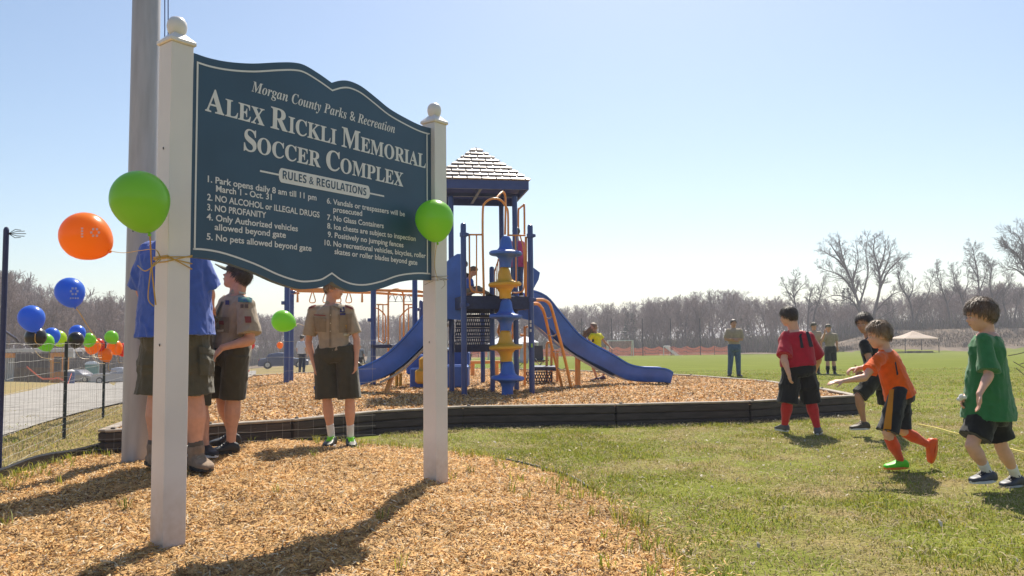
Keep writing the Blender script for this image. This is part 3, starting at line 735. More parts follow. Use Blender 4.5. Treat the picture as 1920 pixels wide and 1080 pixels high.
# clamps on posts
def clamp(x, Y, py, par):
    c = V((x, Y, W(960+F*x/Y, py, Y).z)); g = Geo().lathe([(.05, -.035), (.058, -.03), (.058, .03), (.05, .035)], c, 12); g.bevbox(c+V((.068, -.01, 0)), (.04, .05, .05), .01); put('clamp', g, blue, par)
for o, x, Y, py in ((pB, X(870, 12.42), 12.42, 440), (pB, X(870, 12.42), 12.42, 572), (pF, X(996.5, 12.8), 12.8, 442), (pF, X(996.5, 12.8), 12.8, 562)): clamp(x, Y, py, o)
g = Geo(); c = V((X(996.5, 12.8), 12.8-.046, 0))
for z_ in (1.30, 1.36, 1.22): g.box(V((c.x-.01, c.y, z_)), (.03, .004, .045))
put('sticker', g, lab, pF)
g = Geo(); g.box(V((c.x+.005, c.y, .98)), (.03, .004, .06)); put('sticker', g, mat('sticker_green', (.35, .6, .1), .5), pF)
# roof
DZ = .0
EZ1 = W(991, 352, 13.15).z; EZ0 = EZ1+.15
hx_, hy_ = .80, .84
corn = [rp(-hx_, -hy_), rp(hx_, -hy_), rp(hx_, hy_), rp(-hx_, hy_)]
apex = V((rc.x, rc.y, 0)); apex.z = W(896, 277, 14.0).z
roof = put('roof', Geo(), fasc, PS)
g = Geo(); th = .03
lo = [V((q.x, q.y, EZ1)) for q in corn]; hi = [V((q.x, q.y, EZ0)) for q in corn]
inn = [rc+(q-rc)*.96 for q in corn]; il = [V((q.x, q.y, EZ1)) for q in inn]; iu = [V((q.x, q.y, EZ0-.03)) for q in inn]
g.loft([lo, hi], cap=False)
g.loft([il, iu], cap=False); g.add(lo+il, [(i, (i+1) % 4, 4+(i+1) % 4, 4+i) for i in range(4)])
ia = apex-V((0, 0, .06)); g.add(iu+[ia], [((i+1) % 4, i, 4) for i in range(4)])
g.box(V((rc.x, rc.y, EZ1+.05)), (1.5, .05, .06), Matrix((ru, rv, V((0, 0, 1)))).transposed()); g.box(V((rc.x, rc.y, EZ1+.05)), (.05, 1.5, .055), Matrix((ru, rv, V((0, 0, 1)))).transposed())
bpy.data.objects.remove(roof); roof = put('roof', g, fasc, PS)
put('roof_deck', Geo().add(hi+[apex], [(i, (i+1) % 4, 4) for i in range(4)]), mat('roof_deck_tan', (.33, .27, .26), .7), roof)
def clip(poly, P0_, n_):
    r = []
    for i in range(len(poly)):
        a, b = poly[i], poly[(i+1) % len(poly)]; da, db = (a-P0_).dot(n_), (b-P0_).dot(n_)
        if da >= 0: r.append(a)
        if da*db < 0: r.append(a+(b-a)*(da/(da-db)))
    return r
NROW = 9
for s_ in range(4):
    a, b = V((corn[s_].x, corn[s_].y, EZ0+.004)), V((corn[(s_+1) % 4].x, corn[(s_+1) % 4].y, EZ0+.004)); ex = (b-a).normalized(); mid = (a+b)/2; up_ = (apex-mid); SLn = up_.length; up_.normalize(); n_ = ex.cross(up_).normalized()
    if n_.z < 0: n_ = -n_
    wd = (b-a).length/6.5
    for r_ in range(NROW):
        v0, v1 = SLn*r_/NROW-.012, SLn*(r_+1)/NROW+.004
        k0 = -int((b-a).length/wd/2)-2
        for k in range(k0, -k0+1):
            x0 = (k+(.5 if r_ % 2 else 0))*wd+.010; x1 = x0+wd-.022
            pl_ = [V((x0, v0, 0)), V((x1, v0, 0)), V((x1, v1, 0)), V((x0, v1, 0))]
            W2 = (b-a).length/2
            e1 = V((SLn, -W2, 0)).normalized(); e2 = V((-SLn, -W2, 0)).normalized()
            # hip clip lines through (-W2,0) and (W2,0) to apex (0,SLn)
            pl_ = clip(pl_, V((-W2-.02, 0, 0)), V((SLn, -W2, 0)).normalized()) if pl_ else pl_
            if len(pl_) > 2: pl_ = clip(pl_, V((W2+.02, 0, 0)), V((-SLn, -W2, 0)).normalized())
            if len(pl_) < 3: continue
            q3 = [mid+ex*p.x+up_*p.y+n_*(.040-.030*(p.y-v0)/(v1-v0)) for p in pl_]
            ar = sum((pl_[i].x*pl_[(i+1) % len(pl_)].y-pl_[(i+1) % len(pl_)].x*pl_[i].y) for i in range(len(pl_)))/2
            if abs(ar) < .0008: continue
            put('shingle', Geo().prism(q3, n_, .02), roofm, roof)
# decks
DK = zpx(556, 12.5, 900)
pBx, pFx = V((X(870, 12.42), 12.42, 0)), V((X(996.5, 12.8), 12.8, 0))
def slab(name, poly, z, th_, m, par=PS):
    g = Geo().prism([V((p.x, p.y, z)) for p in poly], V((0, 0, 1)), th_); return put(name, g, m, par)
slab('deck', [pBx, pFx, FR, FL], DK, .05, dnavy); slab('deck', [FL, FR, BR, BL], DK-.003, .05, dnavy)
def beam(a, b, z0, z1, t, m, name='beam', par=PS):
    a = V((a.x, a.y, 0)); b = V((b.x, b.y, 0)); d = (b-a); L_ = d.length; R = Matrix.Rotation(atan2(d.y, d.x), 3, 'Z')
    return put(name, Geo().bevbox((a+b)/2+V((0, 0, (z0+z1)/2)), (L_, t, abs(z1-z0)), .006, R), m, par)
beam(pBx, pFx, DK-.20, DK+.01, .05, dnavy); beam(pFx, FR, DK-.19, DK+.01, .05, dnavy); beam(FL, FR, DK-.18, DK-.02, .05, dnavy); beam(pBx, FL, DK-.19, DK+.01, .05, dnavy); beam(BR, BL, DK-.19, DK, .05, dnavy); beam(FR, BR, DK-.19, DK, .05, dnavy)
# perforated panels: slots are real gaps between strips
def perforated(a, b, z0, z1, rows, slot, m, name='perforated_panel', par=PS):
    a = V((a.x, a.y, 0)); b = V((b.x, b.y, 0)); d = b-a; L_ = d.length; d.normalize(); n_ = V((d.y, -d.x, 0)); g = Geo(); R = Matrix((d, -n_, V((0, 0, 1)))).transposed()
    hgt = z1-z0; rh = hgt/rows
    for r_ in range(rows+1): g.box(a+d*L_/2+V((0, 0, z0+rh*r_)), (L_, .012, rh*.34), R)
    k = int(L_/slot)
    for r_ in range(rows):
        for i_ in range(k+1):
            g.box(a+d*min(L_, (i_+.5*(r_ % 2))*L_/k)+V((0, 0, z0+rh*(r_+.5))), (slot*.45, .010, rh), Matrix.Rotation(.0, 3, 'Z') @ R)
    return put(name, g, m, par)
SA = V((X(853, 13.15), 13.15, 0)); SB = V((X(922, 13.55), 13.55, 0))
for z_a, z_b, dy in ((648, 634, 0), (630, 616, .16), (611, 597, .32), (591, 579, .48)):
    o_ = V((0, dy, 0)); perforated(SA+o_, SB+o_, zpx(z_a, 13.3+dy, 880), zpx(z_b, 13.3+dy, 880), 2, .036, dnavy)
    zt = zpx(z_b, 13.3+dy, 880); slab('tread', [SA+o_, SB+o_, SB+o_+V((0, .2, 0)), SA+o_+V((0, .2, 0))], zt+.05, .03, dnavy)
beam(SA, SB, zpx(660, 13.3, 880), zpx(646, 13.3, 880), .04, dnavy, 'step_frame')
# rails
def rail(pts, r=.014, m=orng, name='rail', par=PS, sub=4, closed=False, sm=True):
    pp = [W(*p) for p in pts]; g = Geo().tube(catmull(pp, sub, closed) if sm else pp, r, 8, closed=closed); return put(name, g, m, par, smooth=True)
def panel_rail(pts_frame, bars, Yl, name='guard_rail', r=.014, par=PS):
    f_ = rail([(x_, y_, Yl(x_)) for x_, y_ in pts_frame], r, name=name, sm=False, par=par)
    for x0, y0, x1, y1 in bars: put('bar', Geo().tube([W(x0, y0, Yl(x0)), W(x1, y1, Yl(x1))], r*.8, 6), orng, f_)
Yf = lambda x_: float(np.interp(x_, [870, 996], [12.42, 12.8]))
panel_rail([(875, 440), (906, 440)], [], Yf)
panel_rail([(880, 440), (880.5, 520), (881, 538), (885, 546), (892, 548.5), (905, 548.5)], [(893.5, 441, 893.5, 548)], Yf)
rail([(907.5, 562, Yf(907)), (906, 500, Yf(906)), (905, 440, Yf(905)), (905.5, 392, Yf(905)), (910, 380, Yf(910)), (920, 373.5, Yf(920)), (931, 372.5, Yf(931)), (941, 377, Yf(940)), (949, 388, Yf(949)), (952.5, 400, Yf(952)), (953, 448, Yf(953))], .018, name='entry_arch')
rail([(930, 372.5, 12.6), (938, 363, 12.75), (943.5, 360, 12.9), (947, 366, 13), (948, 380, 13), (947, 440, 13)], .018, name='entry_arch')
panel_rail([(952, 441), (985, 441.5)], [], Yf)
rail([(966.5, 442, Yf(966)), (968, 540, Yf(968))], .012, name='bar'); rail([(986, 444, Yf(986)), (986, 556, Yf(986))], .020, name='bar')
rail([(975, 442, 12.75), (982, 470, 12.75), (983, 530, 12.75), (978, 547, 12.75), (960, 549, 12.75)], .012, name='bar')
rail([(972, 440, 14.6), (972, 395, 14.6), (974, 391, 14.5), (981, 385.5, 14.2), (983, 388, 14.1), (983.5, 440, 14.1)], .018, name='entry_arch')
# slatted orange panel between the decks
g = Geo()
for k in range(6):
    x_ = 922+k*2.9; yt = 522-k*9
    g.tube([W(x_, 557, 14.4), W(x_, yt, 14.4)], .009, 5)
g.tube([W(921, 528, 14.4), W(938, 477, 14.4)], .014, 6); g.tube([W(921, 557, 14.4), W(938, 557, 14.4)], .014, 6); put('slatted_panel', g, orng, PS)
# pod climber
pod = None; PY = 12.38
pr_b = [(.088, 0), (.092, .08), (.108, .13), (.145, .172), (.235, .186), (.258, .202), (.260, .232), (.24, .252), (.15, .264), (.118, .30), (.10, .36), (.09, .43), (.07, .47), (.05, .49)]
px_, = [X(949, PY)]
for k, (py, m_) in enumerate(((708, sblue), (650, yel), (592, sblue), (532, yel), (474, sblue))):
    zc = zpx(py, PY, 949)-.23; R = Matrix.Rotation((-1)**k*.03, 3, 'Y'); xx = px_+[.012, 0, -.006, -.004, 0][k]
    pr_ = pr_b if k < 4 else [(r*(1 if z < .3 else .95), z) for r, z in pr_b]
    if k == 0: pr_ = [(.088, zc*-1+MZ-.1)]+pr_b
    autosmooth(put('climber_pod', Geo().lathe(pr_, V((xx, PY, zc)), 26, R), m_, PS), 45)
put('climber_post', Geo().lathe([(.03, 0), (.03, zpx(446, PY, 949)-MZ), (.02, zpx(444, PY, 949)-MZ)], V((px_, PY, MZ)), 12), silver, PS)
# slides
def slide(path, wd, wall, name, widths=None, lip=.035):
    """path: list of (point, wall height) down the middle of the bed"""
    P = [V(p) for p, h in path]; H = [h for p, h in path]; rings = []
    for i, p in enumerate(P):
        a = P[max(0, i-1)]; b = P[min(len(P)-1, i+1)]; t = (b-a).normalized(); s = t.cross(V((0, 0, 1))).normalized(); u = s.cross(t).normalized()
        h = H[i]; w_ = wd/2; q = []
        prof = [(-w_-lip, h-.02), (-w_-lip+.008, h+.006), (-w_, h), (-w_+.01, h*.45), (-w_+.06, .03), (-w_*.4, 0), (w_*.4, 0), (w_-.06, .03), (w_-.01, h*.45), (w_, h), (w_+lip-.008, h+.006), (w_+lip, h-.02),
                (w_+.014, h-.03), (w_+.012, h*.3), (w_-.03, -.035), (w_*.3, -.05), (-w_*.3, -.05), (-w_+.03, -.035), (-w_-.012, h*.3), (-w_-.014, h-.03)]
        rings.append([p+s*x_+u*z_ for x_, z_ in prof])
    return autosmooth(put(name, Geo().loft(rings), sblue, PS), 50)
def pathpx(pts, sub=5):
    q = [(W(x_, y_, Y_), h) for x_, y_, Y_, h in pts]; pp = catmull([a for a, _ in q], sub); hh = np.interp(np.linspace(0, len(q)-1, len(pp)), range(len(q)), [h for _, h in q]); return list(zip(pp, hh))
sl1 = slide(pathpx([(868, 577, 13.3, .34), (850, 584, 13.3, .34), (828, 607, 13.3, .31), (803, 634, 13.3, .29), (778, 660, 13.3, .28), (748, 686, 13.3, .27), (718, 703, 13.3, .26), (685, 715, 13.3, .25), (655, 722, 13.3, .21), (625, 726, 13.3, .16), (596, 731, 13.3, .06)]), .46, .3, 'slide')
sl2 = slide(pathpx([(975, 579, 14.0, .34), (995, 586, 14.1, .33), (1018, 610, 14.3, .31), (1050, 642, 14.5, .29), (1085, 665, 14.6, .27), (1120, 683, 14.7, .26), (1150, 699, 14.8, .25), (1176, 708, 14.85, .24), (1205, 711, 14.9, .23), (1240, 711.5, 14.9, .22), (1254, 714, 14.9, .16)]), .46, .3, 'slide')
for sld, pp in ((sl2, [(1010, 608, 14.2), (1060, 652, 14.5), (1110, 683, 14.7), (1150, 704, 14.8)]), (sl1, [(840, 604, 13.3), (790, 655, 13.3), (750, 693, 13.3), (715, 712, 13.3)])):
    q = [W(*p) for p in pp]; rg = []
    for i, p in enumerate(catmull(q, 4)): rg.append([p+V((0, -.17, -.02)), p+V((0, .17, -.02)), p+V((0, .17, -.055)), p+V((0, -.17, -.055))])
    put('underside', Geo().loft(rg), under, sld)
# slide hoods / entry walls
def hood(pts, Y, t, m=sblue, name='entry_wall'):
    g = Geo().prism([W(x_, y_, Y) for x_, y_ in pts], V((0, -1, 0)), t); return autosmooth(put(name, g, m, PS), 30)
hood([(838, 492), (846, 483), (857, 476), (864, 476), (866, 600), (838, 598)][::-1], 12.95, .03)
hood([(836, 492), (848, 481), (866, 478), (868, 596), (836, 596)][::-1], 13.7, .03)
hood([(985, 486), (998, 500), (1012.5, 511), (1010, 524), (999, 544), (985, 560)][::-1], 13.6, .03)
hood([(985, 492), (998, 506), (1009, 515), (1006, 526), (996, 544), (985, 560)][::-1], 14.2, .03)
hood([(968, 568), (1000, 572), (1024, 600), (1040, 640), (1016, 618), (990, 600), (968, 594)][::-1], 13.85, .025)
# slide legs
def leg(pts, r=.035, m=orng, name='support_leg', par=PS): return put(name, Geo().tube([W(*p) for p in pts], r, 10), m, par, smooth=False)
leg([(1083, 662, 14.6), (1083.5, 727, 14.6)], .05); leg([(737, 700, 13.35), (722, 741, 13.0)], .04)
# curved ladder with hanging rungs
ro = [(999, 563, 12.85), (1010, 562, 13), (1021, 563, 13.2), (1031, 571, 13.35), (1038, 592, 13.45), (1046, 622, 13.55), (1054, 652, 13.65), (1063, 690, 13.75), (1071, 728, 13.85)]
ri = [(999, 570, 12.9), (1008, 569.5, 13.1), (1014, 575, 13.3), (1020, 586, 13.5), (1027, 615, 13.7), (1034, 648, 13.85), (1042, 680, 14.0), (1049, 705, 14.1), (1053.5, 725, 14.2)]
rail(ro, .027, name='ladder_rail'); rail(ri, .027, name='ladder_rail')
for a, b in (((1021, 593, 13.6), (1037, 591, 13.5)), ((1028, 626, 13.75), (1047, 623, 13.6)), ((1035, 657, 13.9), (1055, 655, 13.7)), ((1043, 688, 14.05), (1064, 688, 13.8))):
    A_, B_ = W(*a), W(*b); put('rung', Geo().tube(catmull([A_, A_.lerp(B_, .25)+V((0, 0, -.035)), A_.lerp(B_, .6)+V((0, 0, -.045)), B_], 3), .011, 6), silver, PS)
# low transfer platform behind the tower on the right
ta, tb_ = V((X(997, 15.2), 15.2, 0)), V((X(1045, 15.0), 15.0, 0)); back = V((0, 1.0, 0)); zt = zpx(688, 15.1, 1020)
slab('transfer_deck', [ta, tb_, tb_+back, ta+back], zt, .07, dnavy)
perforated(ta+V((-.1, .25, 0)), V((X(1034, 15.3), 15.3, 0)), zpx(715, 15.3, 1010), zpx(698, 15.3, 1010), 3, .05, dnavy)
for x_, yt, Y_ in ((1025, 647, 15.6), (1034, 655, 15.9), (1045, 657, 15.9), (984, 612, 14.9)): leg([(x_, yt, Y_), (x_, W(0, 0, 1) and 641+F*.83/Y_+2, Y_)], .025)
rail([(1025, 650, 15.6), (1026, 643.5, 15.6), (1030, 642, 15.6), (1034, 646, 15.7)], .022); rail([(984, 614, 14.9), (990, 612, 14.9)], .02); rail([(975, 628, 14.9), (984, 628, 14.9)], .02)
# under-deck play panel and low orange climber glimpsed through the legs
leg([(941, 597, 14.8), (934, 622, 14.8), (944, 640, 14.8)], .03); leg([(958, 600, 15), (963, 625, 15), (958, 640, 15)], .03)
g = Geo().bevbox(W(858, 705, 14.6)+V((0, 0, .0)), (.42, .5, .42), .04); put('step_block', g, sblue, PS)
put('step_block', Geo().bevbox(W(856, 672, 15.1), (.5, .4, .30), .04), sblue, PS)
put('table_top', Geo().bevbox(W(850, 655, 15.1), (.6, .6, .03), .01), mat('pale_table', (.5, .55, .65), .4), PS)
# ---- monkey bars on the left
MB_ = thing('monkey_bars', 'blue and orange overhead monkey bars with hanging loops left of the tower', 'climbing frame', V((-4.3, 17, MZ)))
for x_, Y_, yt, r_ in ((537.5, 16.2, 533, .055), (546.5, 17.8, 541, .05), (700, 15.9, 539, .055), (778, 15.0, 522, .05), (790.5, 16.2, 563, .05)): post(X(x_, Y_), Y_, yt, par=MB_, r=r_)
for y_, x_, Y_ in ((548, 553, 17), (568, 537.5, 16.2), (600, 700, 15.9), (580, 786, 16)): clamp(X(x_, Y_)-.06, Y_, y_, MB_)
rail([(545, 541.5, 16.2), (700, 544, 16.0), (780, 546, 15.6), (812, 549, 15.4)], .028, par=MB_, name='top_beam', sm=False); rail([(546, 545.5, 17.8), (700, 549, 17.4), (812, 556, 17)], .028, par=MB_, name='top_beam', sm=False)
rail([(548, 550, 17.6), (560, 550, 16.4)], .02, par=MB_)
for k, x_ in enumerate((558, 586, 611, 634, 654, 679)):
    Y_ = 16.9; A_ = W(x_, 544, Y_); g = Geo()
    if k in (0, 5): g.tube([A_, A_+V((0, 0, -.26))], [.014, .026], 6)
    else: g.tube(catmull([A_, A_+V((-.035, 0, -.12)), A_+V((-.062, 0, -.22)), A_+V((-.04, 0, -.265)), A_+V((.04, 0, -.265)), A_+V((.062, 0, -.22)), A_+V((.035, 0, -.12)), A_], 3), .011, 6)
    put('hanging_loop', g, orng, MB_)
for x_ in (735, 748, 764, 800):
    A_ = W(x_, 551, 16.4); g = Geo(); g.tube([A_, A_+V((0, 0, -.03))], .012, 6); a = A_+V((0, 0, -.03)); g.tube([a+V((-.03, 0, 0)), a+V((-.08, 0, -.13)), a+V((.08, 0, -.13)), a+V((.03, 0, 0))], .012, 6, closed=True); put('triangle_grip', g, silver, MB_)
Ym = lambda x_: 15.8
panel_rail([(706, 571), (727, 571)], [], Ym, par=MB_)
rail([(728, 660, 15.8), (728, 560, 15.8), (730, 548, 15.8), (738, 543, 15.8), (750, 543, 15.8), (756, 552, 15.8), (757, 565, 15.8), (757, 632, 15.8)], .018, par=MB_, name='entry_arch')
rail([(704, 577, 15.8), (711, 580, 15.8), (721, 590, 15.8), (722.5, 600, 15.8), (722.5, 640, 15.8), (713, 640, 15.8), (710, 634, 15.8), (709.5, 572, 15.8)], .013, par=MB_, name='guard_rail')
rail([(718, 572, 15.8), (718, 640, 15.8)], .012, par=MB_, name='bar')
rail([(750, 640, 15.8), (750, 600, 15.8), (752, 592, 15.8), (766, 578, 15.8), (778, 577, 15.8)], .013, par=MB_, name='guard_rail'); rail([(766, 571, 15.8), (766, 620, 15.8)], .012, par=MB_, name='bar'); rail([(758, 571, 15.8), (780, 571, 15.8)], .014, par=MB_, name='guard_rail')
put('panel', Geo().bevbox(W(778, 595, 15.6), (.08, .05, .42), .01), orng, MB_)
put('platform', Geo().bevbox(W(722, 649, 16.2), (.42, .9, .07), .01), dnavy, MB_)
# ---- yellow and blue stepping seats under the left slide
st = thing('stepping_seats', 'moulded yellow and blue steps under the left slide', 'play steps', W(785, 738, 14.6))
put('step', Geo().bevbox(W(786, 683, 14.9), (.42, .5, .36), .03), sblue, st); put('step', Geo().bevbox(W(789, 708, 14.7), (.34, .5, .38), .03), sblue, st)
put('tread', Geo().bevbox(W(797, 690, 14.4), (.18, .4, .40), .04), yel, st); put('tread', Geo().bevbox(W(794, 705, 14.3), (.26, .4, .26), .04), yel, st)
g = Geo().loft([[W(742, 700, 15.0)+V((dx*.6, dy, 0)) for dx, dy in ((-.1, -.2), (.12, -.2), (.12, .2), (-.1, .2))], [W(754, 684, 15.0)+V((dx, dy, 0)) for dx, dy in ((-.14, -.2), (.12, -.2), (.12, .2), (-.14, .2))]]); 
y_s = thing('yellow_stool', 'small yellow moulded stool standing beneath the left slide', 'stool', W(748, 722, 15)); put('seat', g, yel, y_s)
for x_ in (744, 751): put('leg', Geo().tube([W(x_, 700, 14.95), W(x_, 724, 14.95)], .03, 8), yel, y_s)
# orange bench seen under the tower
ob = thing('orange_bench', 'long low orange bench seen between the tower legs', 'bench', W(910, 704, 19.5))
put('seat', Geo().bevbox(W(908, 679, 19.5), (.92, .25, .07), .01), orng, ob)
for x_ in (886, 931): put('leg', Geo().tube([W(x_, 682, 19.5), W(x_, 705, 19.5)], .05, 8), orng, ob)
# ------------------------------------------------------------------ people
def remesh(g, voxel, it=3, fac=.5):
    me = bpy.data.meshes.new('w'); me.from_pydata(g.v, [], g.f); me.update(); o = bpy.data.objects.new('w', me)
    m = o.modifiers.new('r', 'REMESH'); m.mode = 'VOXEL'; m.voxel_size = voxel; m.use_smooth_shade = True
    s = o.modifiers.new('s', 'SMOOTH'); s.iterations = it; s.factor = fac
    r = evalmesh(o); bpy.data.objects.remove(o); bpy.data.meshes.remove(me); return r
def place(me, name, m, parent, label=None):
    base = wloc(parent); n = len(me.vertices); a = np.zeros(n*3, np.float32); me.vertices.foreach_get('co', a)
    a = a.reshape(-1, 3)-np.array(base, np.float32); me.vertices.foreach_set('co', a.ravel()); me.materials.clear(); me.materials.append(m); me.name = name
    me.polygons.foreach_set('use_smooth', [True]*len(me.polygons)); me.update()
    o = bpy.data.objects.new(name, me)
    if label: o['label'] = label
    return link(o, parent)
def wrinkle(me, amp, scale, seed, stretch=(1, 1, .35)):
    n = len(me.vertices); co = np.zeros(n*3, np.float32); no = np.zeros(n*3, np.float32)
    me.vertices.foreach_get('co', co); me.vertex_normals.foreach_get('vector', no) if hasattr(me, 'vertex_normals') else me.vertices.foreach_get('normal', no)
    co = co.reshape(-1, 3); no = no.reshape(-1, 3); r = np.random.default_rng(seed); d = np.zeros(n)
    warp = .35*np.sin(co[:, [1, 2, 0]]*scale*.35+r.random(3)*6)
    for k in range(9):
        w_ = r.normal(size=3)*np.array(stretch); w_ /= np.linalg.norm(w_); s = scale*(.5+1.2*r.random())
        ph = (co @ w_)*s+warp @ r.normal(size=3)*1.6+r.random()*6; d += (1-np.abs(np.sin(ph))*2)*(1/(1+k*.15))
    d = np.maximum(d/4*amp, -.35*amp); co += no*d[:, None]; me.vertices.foreach_set('co', co.ravel()); me.update()
def limb(g, a, b, ra, rb, bulge=0, bpos=.3, n=12, s1=.9, k=7, axis=None):
    a, b = V(a), V(b); t = (b-a); L = t.length
    if L < 1e-6: return
    t /= L; u = (axis or V((.3, 1, .1))); u = (u-t*u.dot(t)).normalized(); w_ = t.cross(u); rings = []
    for i in range(k):
        q = i/(k-1); r = ra+(rb-ra)*q+bulge*math.exp(-((q-bpos)/.22)**2)
        rings.append([a+t*(L*q)+u*(cos(2*pi*j/n)*r)+w_*(sin(2*pi*j/n)*r*s1) for j in range(n)])
    g.loft(rings); g.ell(a, ra*.98, nu=10, nv=7); g.ell(b, rb*.98, nu=10, nv=7)
def ering(c, u, w_, ru, rw, n=20, e=2.3):
    r = []
    for j in range(n):
        t = 2*pi*j/n; ct, st_ = cos(t), sin(t)
        r.append(c+u*(ru*abs(ct)**(2/e)*(1 if ct > 0 else -1))+w_*(rw*abs(st_)**(2/e)*(1 if st_ > 0 else -1)))
    return r
PROF = [(-.22, .060, .060), (-.10, .088, .074), (0, .094, .074), (.15, .090, .068), (.32, .082, .060), (.5, .088, .063), (.68, .098, .067), (.82, .100, .064), (.92, .080, .054), (1.0, .042, .042)]
def prof(t, k): return float(np.interp(t, [p[0] for p in PROF], [p[k] for p in PROF]))
SKIN = {}
def skinm(k='fair'):
    c = {'fair': (.62, .32, .22), 'tan': (.48, .25, .165), 'pale': (.68, .385, .28)}[k]
    return mat('skin_'+k, c, .5, var=.07, scale=25, spec=.35, bump=.05, bscale=200, trans=.0)
def clothm(nm, c, var=.10, bump=.25, rough=.85, trans=.0, scale=18): return mat('cloth_'+nm, c, rough, var=var, scale=scale, bump=bump, bscale=260, spec=.2, sheen=.25, trans=trans)
def torso(g, P, pad, t0, t1, grow=0, hem=None, belly=0):
    pel, nk = P['pel'], P['nk']; lh = (P['hR']-P['hL']).normalized(); ls = (P['sR']-P['sL']).normalized(); H = P['H']; fat = P.get('fat', 1); rings = []
    sp = P.get('spine'); N = 14
    for i in range(N+1):
        t = t0+(t1-t0)*i/N; slim = .84 if (P.get('slim') and t < .8) else 1
        c = pel.lerp(nk, t)
        if 0 < t < 1: c = c+P['back']*(-.012*H*sin(pi*t))
        l = lh.lerp(ls, min(1, max(0, t))).normalized(); up_ = (nk-pel).normalized(); l = (l-up_*l.dot(up_)).normalized(); f_ = up_.cross(l)
        hw = prof(t, 1)*H*fat*slim+pad; d = prof(t, 2)*H*fat*slim+pad
        if grow and t < .7: k = (.7-t)/.9; hw = max(hw, (.094*H*fat+pad))+grow*k*.6*H; d = max(d, .07*H*fat+pad)+grow*k*.5*H
        if belly: d += belly*H*math.exp(-((t-.3)/.25)**2)
        rings.append(ering(c, l, f_, hw*P.get('wx', 1), d))
    g.loft(rings)
def hand(g, w_, d, nrm, side, hs, curl=.5, spread=.12, r=.052):
    """palm + 4 fingers + thumb; d = finger direction, nrm = palm normal (fingers curl towards it), side = +-1 thumb side"""
    d = V(d).normalized(); nrm = V(nrm); nrm = (nrm-d*nrm.dot(d)).normalized(); s = d.cross(nrm)*side
    rings = []
    for q, wd, th in ((-.04, .13, .10), (.1, .17, .105), (.28, .205, .10), (.44, .215, .085)):
        rings.append(ering(w_+d*q*hs, s, nrm, wd*hs, th*hs, 12, 2.6))
    g.loft(rings)
    for i, (o, L) in enumerate(((.155, .42), (.052, .47), (-.052, .44), (-.15, .34))):
        p = w_+d*hs*.42+s*hs*o; ang = 0; dd = (d+s*spread*(o*5)).normalized(); rr = r*hs*(1 if i < 3 else .88)
        for j, fr in enumerate((.45, .32, .23)):
            ang += curl*(.55 if j == 0 else .75); dv = (dd*cos(ang)+nrm*sin(ang)).normalized(); q = p+dv*(L*hs*fr)
            limb(g, p, q, rr*(1-.08*j), rr*(.95-.1*j), n=8, k=3, s1=1); p = q
    p = w_+d*hs*.10+s*hs*.14; dv = (d*.62+s*.62+nrm*.3).normalized(); rr = r*hs*1.12
    for j, L in enumerate((.2, .17, .14)):
        q = p+dv*L*hs; limb(g, p, q, rr*(1.15-.1*j), rr*(1-.1*j), n=8, k=3, s1=1); p = q; dv = (dv+d*.32+nrm*curl*.25-s*.1).normalized()
def foot_rings(ank, toe, H, pad=0, lift=0, up=None):
    d = (toe-ank); 
    up = V(up) if up else V((0, 0, 1)); hd = (d-up*d.dot(up)).normalized(); s = hd.cross(up); L = .152*H; ah = .043*H
    heel = ank-hd*L*.27-up*ah; rings = []
    for q, wd, h in ((0, .55, .62), (.05, .8, .95), (.2, .95, 1.25), (.36, .92, 1.18), (.52, 1.02, .88), (.7, 1.12, .64), (.86, .95, .52), (.96, .62, .4), (1.0, .3, .25)):
        w_ = wd*.027*H+pad; hh = h*ah+pad; c = heel+hd*(q*L*1.04)+up*(hh/2+lift); rings.append(ering(c, s, up, w_, hh/2, 14, 3.2))
    return rings, heel, hd, s, up, L
def head(g, c, f_, up, H, face=True):
    """c = centre of the head, height H from chin to crown"""
    r = f_.cross(up).normalized(); up = r.cross(f_).normalized(); M = Matrix((r, f_, up)).transposed()
    P = lambda x, y, z: c+M @ V((x*H, y*H, z*H))
    E = lambda x, y, z, a, b, d, nu=14, nv=9: g.ell(P(x, y, z), (a*H, b*H, d*H), M, nu, nv)
    E(0, -.045, .13, .335, .42, .37, 20, 13)      # cranium
    E(0, .09, -.10, .265, .29, .36, 16, 11)       # face
    E(0, .16, -.34, .155, .155, .135)             # chin
    E(0, .02, -.24, .24, .27, .2)                 # jaw
    for s in (-1, 1):
        E(s*.13, .255, -.115, .10, .09, .10, 10, 7)   # cheeks
        E(s*.335, -.02, -.06, .035, .075, .105, 10, 7) # ears
        E(s*.11, .315, .055, .10, .05, .035, 10, 7)   # brow
    E(0, .345, .0, .04, .045, .09, 10, 7); E(0, .40, -.10, .055, .065, .05, 10, 7)   # nose bridge and tip
    E(0, .335, -.215, .095, .05, .026, 10, 7); E(0, .33, -.262, .08, .048, .028, 10, 7)  # lips
    return M, P
